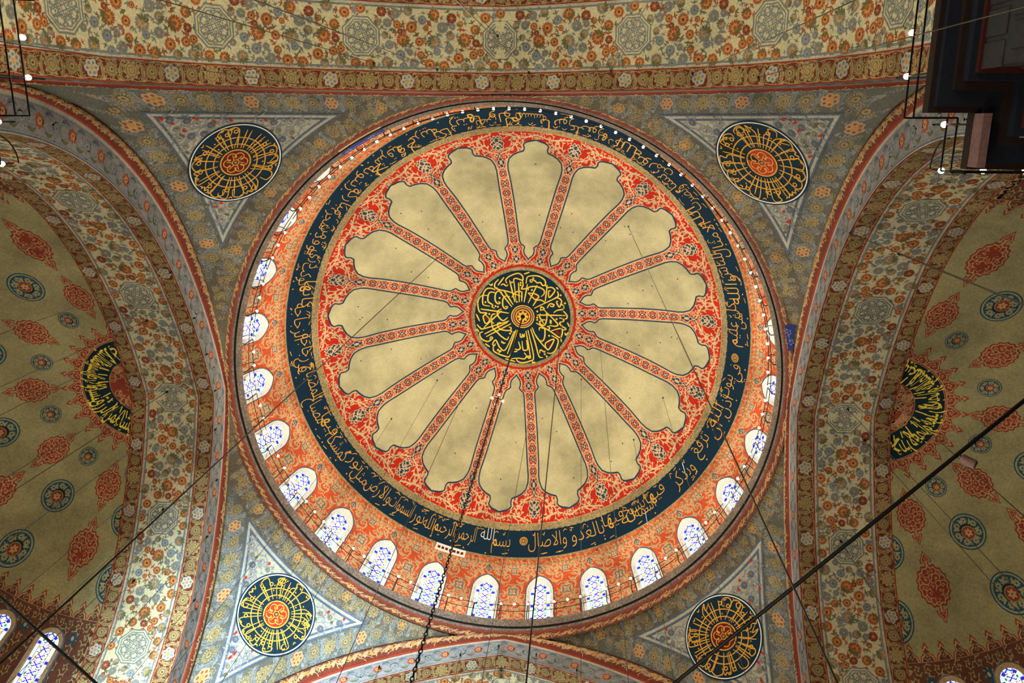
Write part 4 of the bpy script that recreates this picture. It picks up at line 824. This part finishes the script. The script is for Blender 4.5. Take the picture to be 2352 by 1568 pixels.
# ------------------------------------------------------------------ half-domes behind the arches
def f_big(p):
    disc(p, 1.0, 'teal', 1, n=48); disc(p, .93, 'semi', 2, n=48); disc(p, .84, 'teal', 3, n=48)
    for k in range(7):
        a = 2 * PI * k / 7 + .2; p.star(lambda x: .17 + .04 * np.cos(8 * x), 32, 'semi', 6, .6 * math.cos(a), .6 * math.sin(a)); p.star(.05, 8, 'teal', 7, .6 * math.cos(a), .6 * math.sin(a))
        b = a + PI / 7; p.leaf([[.42 * math.cos(b), .42 * math.sin(b)], [.55 * math.cos(b + .12), .55 * math.sin(b + .12)], [.78 * math.cos(b), .78 * math.sin(b)]], .14, 'semi', 6, 7)
    disc(p, .38, 'semi', 7, .06, -.04, 32); disc(p, .34, 'semi_red', 8, .06, -.04, 32); p.star(lambda x: .2 + .05 * np.cos(6 * x), 36, 'semi_tan', 9, .06, -.04); p.star(.05, 8, 'semi_red', 10, .06, -.04)
BIG = motif(f_big)
def f_med(p):
    """scalloped red medallion with two pendants along v"""
    sh = lambda s_: (lambda a: s_ * (.93 + .09 * np.abs(np.cos(8 * a)) ** 3 + .02))
    p.star(sh(1.0), 128, 'semi_red', 1, sx=.86, sy=1.0); p.star(sh(.9), 128, 'semi_tan', 2, sx=.86); p.star(sh(.82), 128, 'semi_red', 3, sx=.86)
    for x, y, s_, f in ((.28, .3, .3, 0), (-.28, .3, .3, 1), (.28, -.3, .3, 1), (-.28, -.3, .3, 0), (0, .62, .2, 0), (0, -.62, .2, 1), (.52, 0, .2, 0), (-.52, 0, .2, 1), (0, 0, .2, 0), (.45, .55, .14, 0), (-.45, .55, .14, 1), (.45, -.55, .14, 1), (-.45, -.55, .14, 0)): p.place(SCR['semi_tan'], x, y, x * 9 + y * 5, s_, bool(f), 3)
    for sg in (-1, 1):
        p.stroke([[0, .9 * sg], [0, 1.15 * sg]], .22, 'semi_red', 1); p.stroke([[0, .9 * sg], [0, 1.15 * sg]], .11, 'semi_tan', 2)
        o = [(0, 1.04), (.14, 1.1), (.31, 1.06), (.29, 1.25), (.16, 1.4), (0, 1.68), (-.16, 1.4), (-.29, 1.25), (-.31, 1.06), (-.14, 1.1)]
        for g, c, l in ((1, 'semi_red', 1), (.78, 'semi_tan', 3), (.56, 'semi_red', 4)): p.poly([(x * g, sg * (1.27 + (y - 1.27) * g)) for x, y in o], c, l)
        p.place(SCR['semi_tan'], 0, 1.24 * sg, 0, .11, False, 4)
MEDL = motif(f_med)
def half_dome(side, full):
    lab = {'left': 'half-dome at the left with olive ground, red medallions and blue roundels', 'right': 'dark half-dome at the right behind the thick bar, with red medallions and blue roundels', 'far': 'plain half-dome beyond the far arch', 'near': 'plain half-dome behind the near arch'}[side]
    (ox, oy), (tx, ty), hc = SIDES[side]
    hd = tag(empty('half_dome', side_frame(side, AP + BD, np.array(0.), np.array(ZA))), lab, 'half-dome', None, 'structure'); fm = map_semi(side)
    def ch(ob): ob.parent = hd; ob.matrix_parent_inverse = Matrix.Translation(-hd.location); return ob
    p = Paint(); az = np.linspace(-PI / 2, PI / 2, 73)[None, :]; s = R2 * np.sin(np.linspace(0, PI / 2 * .985, 40))[:, None]
    p.grid(s * np.cos(az) - SDX, s * np.sin(az) - SDY + hc, 'semi')
    if not full: ch(p.build('half_dome_shell', fm)); return hd
    X = lambda R, a: (R * math.cos(D(a)), R * math.sin(D(a)))
    # painted zone with the windows
    R0 = 7.33; a2 = np.radians(np.linspace(-92, 92, 93))[None, :]; q = np.concatenate([np.linspace(R0, 9.0, 10), [9.2]])[:, None]; p.grid(q * np.cos(a2), q * np.sin(a2), 'semi_zone', 1)
    t = np.radians(np.linspace(-92, 92, 160)); p.stroke(np.stack([R0 * np.cos(t), R0 * np.sin(t)], -1), .05, 'semi_tan', 2)
    for R, st, s_ in ((7.5, 2.4, .17), (7.75, 3.2, .2), (8.05, 3.2, .2), (8.35, 3.0, .18), (8.6, 3.0, .15)):
        a = -90
        while a < 90: x, y = X(R, a); p.place(SCR['tan'], x, y, D(a) * 3, s_ * .8, int(a * 7) % 2 == 0, 2); a += st
    for a in np.arange(-84, 90, 12.7): x, y = X(7.78, a + 1.6); p.star(lambda b: .13 + .04 * np.cos(6 * b), 30, 'teal', 4, x, y); p.star(.05, 8, 'semi_tan', 5, x, y)
    # crest of ogee leaves
    for i in range(46):
        a = -90 + i * 4.0; x, y = X(R0, a); c, s_ = math.cos(D(a)), math.sin(D(a)); k = 1.0
        o = [(.26, .02), (.2, -.14), (.1, -.19), (.07, -.3), (.1, -.34), (0, -.5), (-.1, -.34), (-.07, -.3), (-.1, -.19), (-.2, -.14), (-.26, .02)]
        for g, cc, l in ((1.0, 'semi_red', 2), (.86, 'semi_tan', 3), (.7, 'semi_zone', 4)): p.poly([(x + c * v * g * .82 - s_ * u * g, y + s_ * v * g * .82 + c * u * g) for u, v in o], cc, l)
        x2, y2 = X(R0 - .1, a); p.place(SCR['tan'], x2, y2, D(a), .1, i % 2 == 0, 4)
    for i, a in enumerate((-76, -38, -.5, 37.5, 74.5)):
        for R, s_ in ((3.62 if abs(a) > 5 else 3.35, .52), (5.62 if abs(a) > 5 else 5.4, .58)):
            x, y = X(R, a); p.place(MEDL, x, y, D(a) - PI / 2, s_, dl=0)
    for a in (-59, -20, 17.5, 55, 88):
        for R, s_ in ((3.07, .32), (4.58, .53), (6.4, .55)):
            x, y = X(R, a); p.place(BIG, x, y, D(a) + .5, s_)
    # spiked sun border round the calligraphy disc
    for i in range(-7, 8):
        a = i * 13.6; x, y = X(2.05, a); c, s_ = math.cos(D(a)), math.sin(D(a))
        o = [(-.27, -.2), (-.25, .03), (-.14, .1), (-.1, .2), (-.06, .23), (-.1, .32), (0, .48), (.1, .32), (.06, .23), (.1, .2), (.14, .1), (.25, .03), (.27, -.2)]
        for g, cc, l in ((1.0, 'semi_red', 1), (.84, 'semi_tan', 2), (.68, 'semi_red', 3)): p.poly([(x + c * v * g - s_ * u * g, y + s_ * v * g + c * u * g) for u, v in o], cc, l)
        p.place(SCR['semi_tan'], *X(2.02, a), D(a), .15, i % 2 == 0, 4); p.place(SCR['semi_tan'], *X(2.26, a), D(a), .08, i % 2 == 1, 4)
    ch(p.build('half_dome_shell', fm))
    p = Paint(); al = np.radians(np.linspace(-100, 100, 81))[None, :]
    def sec(r0, r1, c, l): q = np.linspace(r0, r1, 5)[:, None]; p.grid(q * np.cos(al), q * np.sin(al), c, l)
    sec(.98, 1.86, 'semi_tan', 5); sec(.99, 1.84, 'ink', 6); sec(0, .97, 'semi_red', 5)
    r4 = random.Random(len(side)); sgn = 1 if side == 'left' else -1
    V = {'left': 'له مقاليد السموات والارض يبسط الرزق لمن يشاء', 'right': 'لا تدركه الابصار وهو يدرك الابصار وهو اللطيف الخبير'}[side].split()
    # letters stand with their feet outward, read round the disc
    n = len(V)
    for i, x in enumerate(V):
        a = sgn * (-78 + 156 * (i + .5) / n); 
        for rad_, hh in ((1.70, .42),):
            u, v = X(rad_, a); put_word(p, x, u, v, 1, .86, 'yellow', 8, D(a) + PI / 2, .004, .66 if len(x) > 3 else .42)
    for i in range(14):
        a = -84 + i * 12.4 + r4.uniform(-2, 2); r0 = r4.uniform(1.0, 1.1); p.stroke([X(r0, a), X(r0 + r4.uniform(.2, .36), a + 3)], .035, 'yellow', 8)
        p.star(.022, 4, 'yellow', 8, *X(r4.uniform(1.1, 1.78), a + 3)); b = r4.uniform(1.66, 1.78); p.leaf([X(b, a), X(b + .03, a + 1.6), X(b - .03, a + 3.4)], .03, 'yellow', 8, 6)
    for k in range(60):
        a = r4.uniform(-95, 95); R = math.sqrt(r4.random()) * .9; u, v = X(R, a); t = np.linspace(0, 2 * PI, 7)[:-1] + k; p.stroke(np.stack([u + .12 * np.cos(t), v + .12 * np.sin(t)], -1), .028, 'semi_tan', 6, True)
    ch(p.build('calligraphy_disc', fm, None, label='black and gold half disc of calligraphy'))
    return hd
HDS = {s: half_dome(s, s in ('left', 'right')) for s in ('left', 'right', 'far', 'near')}
# windows at the foot of the half-domes
def semi_window(side, az, label):
    global wn
    wn += 1; (ox, oy), (tx, ty), hc = SIDES[side]
    def pt(az_, R):
        x, y = R * math.cos(az_), R * math.sin(az_); return x, y
    Rt, Rb = 7.62, 8.95
    # arc length down the wall
    Rg = np.linspace(Rt, Rb, 60); fm = map_semi(side); a = D(az); P = fm(Rg * math.cos(a), Rg * math.sin(a)); sl = np.concatenate([[0], np.cumsum(np.linalg.norm(np.diff(P, axis=0), axis=1))]); H = sl[-1]
    def loc(u, v):   # u across, v up from the sill
        R = np.interp(H - v, sl, Rg); aa = a + u / 8.3; return fm(R * np.cos(aa), R * np.sin(aa))
    o = tag(empty('window_%d' % wn, P[-1]), label, 'window', None, 'structure')
    hw = .50; t = np.linspace(0, PI, 22)
    def outl(w_, h_): return np.concatenate([[[w_, .05]], np.stack([w_ * np.cos(t), h_ - w_ + w_ * np.sin(t)], -1), [[-w_, .05]]])
    f = Paint(); seq = [(outl(hw + .05, H - .02), 4, 'slate'), (outl(hw, H - .06), 14, 'slate'), (outl(hw - .12, H - .2), 14, 'cornice_leaf'), (outl(hw - .14, H - .22), 7, 'cornice_leaf')]
    for (A_, l0, _), (B_, l1, c) in zip(seq, seq[1:]):
        n = len(A_); i = np.arange(n - 1); f.add(np.concatenate([A_, B_]), np.concatenate([np.stack([i, i + 1, i + 1 + n], -1), np.stack([i, i + 1 + n, i + n], -1)]), c, np.concatenate([np.full(n, l0), np.full(n, l1)]))
    g = Paint(); glass_pattern(g, hw - .14, .05, H - .22, 7, .8)
    for ob in (f.build('window_frame', loc, None), g.build('stained_glass', loc, None, label='coloured glass lattice')): ob.parent = o; ob.matrix_parent_inverse = Matrix.Translation(-o.location)
semi_window('left', 77.5, 'stained-glass window at lower left standing fully in view under the thin black bar')
semi_window('left', 64.8, 'stained-glass window cut by the left edge above the black bar')
semi_window('right', 66.0, 'stained-glass window peeping in at the bottom right corner')
semi_window('right', 78.7, 'stained-glass window below the frame beside the bottom right one')

# ------------------------------------------------------------------ piers with their ledges and lamp rails
def pier(sx, lab, labr):
    pr = tag(empty('pier', (sx * 12.5, -12.0, 0)), lab, 'pier', None, 'structure'); inv = Matrix.Translation((-sx * 12.5, 12.0, 0))
    def ch(o): o.parent = pr; o.matrix_parent_inverse = inv; return o
    def outline(g, ext=14.6): return [(sx * (AW - .72 * g), -ext), (sx * (AW - .72 * g), -AP + g * .9), (sx * (AP - g * .84), -AP + g * .9), (sx * (AP - g * .84), -AW + g), (sx * ext, -AW + g), (sx * ext, -ext)]
    ch(Geo().prism(outline(-0.5), 17.6, 20.8).obj('pier_head', PIG['ring_border']))
    ch(Geo().prism(outline(.84), 17.35, 17.6).obj('ledge', SHADEDWOOD))
    ch(Geo().prism(outline(.72), 17.22, 17.35).obj('ledge_moulding', TILE))
    ch(Geo().prism(outline(.42), 17.10, 17.22).obj('ledge_moulding', SHADEDWOOD))
    ch(Geo().prism(outline(.26), 16.9, 17.10).obj('ledge_moulding', TILE))
    ch(Geo().prism(outline(.12), 16.80, 16.9).obj('ledge_moulding', DKRED))
    ch(Geo().prism(outline(.02), 0.0, 16.80).obj('pier_shaft', HEX))
    # octagonal capital block under the ledge of the inner corner
    cx, cy = sx * 12.4, -11.3; R = 3.0
    g = Geo(); n = 8
    # tiled panels of the shaft: raised mouldings
    for z in np.arange(10.5, 16.6, .85):
        for y in np.arange(-14.2, -10.5, .5): g.box((sx * (AW - .02), y + (.25 if int(z / .85) % 2 else 0), z), (.02, .2, .34))
    ch(g.obj('tile_panel', HEX))
    g = Geo()
    for x in np.arange(10.6, 14.2, .9):
        for z in np.arange(12, 16.6, .9): g.ring((sx * x, -AW + .04, z), .3, .035, ((1, 0, 0), (0, 0, 1)), 5, 16); g.tube([(sx * (x - .42), -AW + .03, z - .42), (sx * (x + .42), -AW + .03, z + .42)], .03, 5)
    ch(g.obj('carved_panel', MIST))
    g = Geo().box((sx * 9.68, -9.08, 17.3), (.07, .46, .32)); ch(g.obj('corner_post', PINK))
    # lamp rail along the ledge
    lr = tag(empty('lamp_rail', (sx * 8.4, -9.4, 17.6)), labr, 'lamp rail'); li = Matrix.Translation((-sx * 8.4, 9.4, -17.6))
    def cr(o): o.parent = lr; o.matrix_parent_inverse = li; return o
    g = .80; h = .93; P = [(sx * (AW - .72 * g), -14.4), (sx * (AW - .72 * g), -AP + h * .9), (sx * (AP - g * .84), -AP + h * .9), (sx * (AP - g * .84), -AW + h), (sx * 14.4, -AW + h)]
    for z in (18.05, 18.5):
        for (x0, y0), (x1, y1) in zip(P, P[1:]): cr(Geo().tube([(x0, y0, z), (x1, y1, z)], .018, 6).obj('rail_rod', IRON))
    mk = None; nb = 0
    for si, ((x0, y0), (x1, y1)) in enumerate(zip(P, P[1:])):
        L = math.hypot(x1 - x0, y1 - y0); d = (L + .0) % .78 + .02 if si == 0 else 9 if si == 1 else .12 if si == 2 else .06
        along = abs(x1 - x0) < .01
        while d < L - (.3 if si == 2 else 0):
            x, y = x0 + (x1 - x0) * d / L, y0 + (y1 - y0) * d / L
            if mk is None: mk = bulb_geo(1.15).obj('light_bulb', BULB, None, True); b = mk
            else: b = mk.copy(); COL.objects.link(b)
            b.location = (x, y, 18.58); cr(b); nb += 1
            if si in (0, 3) and nb % 2 == 0 or si in (1,) or si == 2:      # post with a curved stay back to the wall
                nx, ny = (sx, 0) if along else (0, -1)
                g_ = Geo().tube([(x, y, 17.6), (x, y, 19.0)], .02, 6); t = np.linspace(0, PI / 2, 9)
                g_.tube([(x + nx * .62 * math.sin(q), y + ny * .62 * math.sin(q), 18.45 + .72 * math.cos(q)) for q in t], .016, 6); cr(g_.obj('rail_post', IRON))
            d += .78
    if sx < 0: pr.location.x += .16; lr.location.x += .16
    return pr
pier(1, 'dark pier top with tiled soffit filling the upper right corner', 'bulb-lit iron rail around the dark pier at upper right')
pier(-1, 'pier mostly beyond the left edge, behind the upper left bulbs', 'bulb-lit iron rail running along the upper left edge')

# ------------------------------------------------------------------ hanging cables, chain, bars
RM = np.array([RIGHT, UP, FWD])
def pix(u, v):      # sight line of a photograph pixel, used offline-style to read positions off the vaults
    d = np.array([(u - 1176) / 1902.03, -(v - 784) / 1902.03, 1.0]) @ RM; return d / d[2]
def on_dome(u, v):
    d = pix(u, v); s = np.array([1 / RD, 1 / RD, 1 / HD]); o = (CAM - [0, 0, ZS]) * s; e = d * s; a, b, c = e @ e, 2 * o @ e, o @ o - 1; return CAM + d * (-b + math.sqrt(b * b - 4 * a * c)) / 2 / a
def on_plane(u, v, ax, val):
    d = pix(u, v); return CAM + d * (val - CAM[ax]) / d[ax]
def solve(u, v, f):
    d = pix(u, v); ts = np.linspace(12, 34, 1500); P = CAM + ts[:, None] * d; i = int(np.argmax(f(P) > 0)); return P[i]
arch_in = lambda side: (lambda P: np.where(True, P[:, 2] - np.interp(np.abs((P[:, 1] if side in ('left', 'right') else P[:, 0]) - SIDES[side][2]), AT_H, AT_Z), 0))
_s = np.linspace(0, 20, 400); AT_H, AT_Z = arch_pt(_s, 0 * _s)
semi_in = lambda sx: (lambda P: P[:, 2] - zprof(np.minimum(np.hypot(np.maximum(0, sx * P[:, 0] - AP - BD), P[:, 1] - .27), R2)))
def cable(top, zb, r, label, group=None, hook=True, mat=None):
    c = tag(empty('hanging_cable', tuple(top)), label, 'cable', group)
    Geo().tube([(0, 0, 0), (0, 0, (zb - top[2]) * .5), (0, 0, zb - top[2])], r, 6).obj('wire', mat or BRASS, c)
    if hook: Geo().lathe((0, 0, -.16), [(.012, -.02), (.03, .02), (.035, .1), (.02, .16)], 8).obj('ceiling_hook', IRON, c)
    return c
DC = [((1216, 955), 'thin cable above the bottom centre windows, left of the dark twisted wire'), ((1068, 895), 'thin cable from the lower left dome field running down past the band'), ((1335, 870), 'thin cable running straight down the dome right of the bottom spoke'), ((1378, 790), 'fine cable from the right dome field close to the medallion'), ((1443, 520), 'cable slanting from upper right dome field to lower right windows'), ((1600, 900), 'cable from the right edge of the dome field crossing the lower right cornice'), ((1455, 1008), 'short-looking fine cable in the lower right dome field'), ((1522, 912), 'fine cable in the right dome field above its lower knot'), ((845, 940), 'fine cable from the left dome field down over the lower left roundel'), ((900, 960), 'second fine cable over the lower left roundel, right of its neighbour'), ((1005, 872), 'fine cable from the lower left dome field over the roundel right rim')]
for i, (u, lab) in enumerate(DC):
    cable(on_dome(*u), 4.0, .011 if i in (0, 1, 4) else .007, lab)
cable(on_dome(1298, 664), 4.0, .014, 'dark twisted wire from the medallion rim, right of the central chain', mat=IRON)
cable(on_dome(1005, 592), 4.0, .014, 'dark cable slanting from upper left dome field across the left arch', mat=IRON)
for (u, v), lab in (((1143, 83), 'short dark cable ending in the middle octagon of the near arch'), ((1403, 162), 'cable leaving the near arch border right of centre'), ((1215, 166), 'chain-like cable leaving the near arch border just right of the middle octagon'), ((1590, 170), 'fine cable from the near arch border far right'), ((1005, 160), 'fine cable from the near arch border left of centre'), ((700, 195), 'fine cable from the near arch border near the left end'), ((860, 145), 'fine cable crossing the octagon left of the middle one'), ((1740, 178), 'fine cable from the near arch border toward the right pier')):
    P = solve(u, v, arch_in('near'))
    cable(P, 4.0, .009, lab)
for (u, v), lab in (((386, 898), 'dark cable hooked in the middle octagon of the left arch'), ((395, 625), 'fine cable from the left arch soffit high up'), ((340, 735), 'fine cable from the left arch soffit below the upper octagon'), ((377, 1167), 'fine cable from the lower octagon of the left arch'), ((310, 1330), 'fine cable from the left arch soffit low down')):
    cable(solve(u, v, arch_in('left')), 4.0, .011 if u == 386 else .007, lab)
for v_ in ((449, 729), (477, 812), (497, 895), (497, 984), (478, 1230), (449, 1375), (500, 1100)):
    cable(on_plane(*v_, 0, -AP + .12), 4.0, .008, 'one of the fine cables hooked along the pale face of the left arch', 'cables along the left arch face')
for (u, v), lab in (((1946, 938), 'cable hooked in the middle octagon of the right arch'), ((1951, 535), 'fine cable from the right arch soffit high up, crossing the half-dome'), ((2062, 582), 'fine cable from the flower right of the upper octagon on the right arch'), ((1900, 785), 'fine cable from the inner edge of the right arch soffit'), ((1930, 1240), 'fine cable from the right arch soffit low down'), ((1985, 1010), 'fine cable below the middle octagon of the right arch')):
    cable(solve(u, v, arch_in('right')), 4.0, .010, lab)
for (u, v) in ((1146, 1480), (1058, 1500), (963, 1510), (872, 1528), (1232, 1500), (1325, 1535)):
    cable(on_plane(u, v, 1, AP - .1), 6.0, .008, 'one of the fine cables hooked along the pale face of the far arch', 'cables along the far arch face')
# central chain
ch_ = tag(empty('chain', (0, 0, 42.0)), 'long dark chain hanging from the centre of the dome medallion', 'chain')
g = Geo(); z = 0.0; i = 0; LK = .155
while z < 37.5:
    e = ((1, 0, 0), (0, 0, 1)) if i % 2 else ((0, 1, 0), (0, 0, 1)); e1 = Vector(e[0]); 
    pts = [e1 * (.034 * math.cos(t)) + Vector((0, 0, -z - LK * .5 + .085 * math.sin(t))) for t in np.linspace(0, 2 * PI, 9)]
    g.tube(pts, .012, 4, False); z += LK * .85; i += 1
g.obj('chain_links', IRON, ch_)
Geo().lathe((0, 0, 0), [(.02, -.12), (.09, -.06), (.12, .04), (.06, .1)], 12).obj('ceiling_rose', IRON, ch_)
P = CAM + pix(1147, 917) * 31.0     # small floodlight cluster clamped on the chain
zc = 0
d = pix(1147, 917); tz = -CAM[0] / d[0] if abs(d[0]) > 1e-6 else 31
zc = float(np.clip(CAM[2] + 30.0, 20, 41)); 
lo = min(np.linspace(10, 41, 700), key=lambda z_: (lambda q: (q[0] - 1147) ** 2 + (q[1] - 917) ** 2)((lambda e: (1176 + 1902.03 * e[0] / e[2], 784 - 1902.03 * e[1] / e[2]))(RM @ (np.array([0, 0, z_]) - CAM))))
fl = tag(empty('floodlight_cluster', (0, 0, lo)), 'small white floodlight cluster clamped on the central chain below the medallion', 'floodlight')
Geo().tube([(-.19, -.05, 0), (.19, .05, 0)], .016, 6).tube([(-.06, .17, 0), (.06, -.17, 0)], .014, 6).obj('cross_bar', IRON, fl)
for x, y in ((-.19, -.05), (.19, .06), (-.06, .18), (.06, -.17)): Geo().lathe((x, y, -.02), [(.015, .06), (.035, .05), (.055, -.01), (.06, -.06), (.05, -.07)], 10).obj('floodlight_head', PIG['white'], fl)

def bar(a, b, r, label):
    o = tag(empty('suspension_bar', tuple((Vector(a) + Vector(b)) / 2)), label, 'bar'); m_ = (Vector(a) + Vector(b)) / 2
    Geo().tube([Vector(a) - m_, (Vector(b) - Vector(a)) * .0, Vector(b) - m_], r, 8).obj('rod', IRON, o)
    for e in (a, b): Geo().lathe(Vector(e) - m_, [(.03, -.05), (.07, -.03), (.07, .03), (.03, .05)], 10, (Vector(b) - Vector(a)).normalized()).obj('end_socket', IRON, o)
    return o
q1, q2 = on_plane(1550, 1568, 2, 12.), on_plane(2352, 920, 2, 12.); dv = q2 - q1
bar(q1 - dv * .6, q1 + dv * 1.25, .028, 'thick black bar slanting across the lower right from the bottom edge')
q3, q4 = on_plane(0, 1370, 2, 12.), on_plane(220, 1568, 2, 12.); dv2 = q4 - q3
bar(q3 - dv2 * 3.0, q4 + dv2 * 1.6, .024, 'thick black bar cutting the lower left corner in front of the windows')
q = on_plane(2206, 1046, 2, 11.97)
sp = tag(empty('spotlight', tuple(q)), 'small pinkish cylinder spotlight clamped on the lower right black bar', 'spotlight')
ax = Vector((.75, .25, -.6)).normalized()
Geo().lathe((.02, .03, -.03), [(.055, -.02), (.062, 0), (.062, .15), (.05, .16)], 18, ax).obj('lamp_body', PINK, sp); Geo().lathe(Vector((.02, .03, -.03)) + ax * .155, [(.048, 0), (.046, .012)], 16, ax).obj('lens', BLACK, sp); Geo().ring((0, 0, 0), .034, .01, ((.7, .7, 0), (0, 0, 1)), 6, 16).obj('clamp', IRON, sp)

# ------------------------------------------------------------------ floor far below
FL = plaster('carpet', (120, 40, 34), 0.95, .2, .3, .8)
fo = Geo().box((0, 0, -.1), (26, 26, .1)).obj('floor', FL); tag(fo, 'red carpeted floor far below the dome', 'floor', None, 'structure')
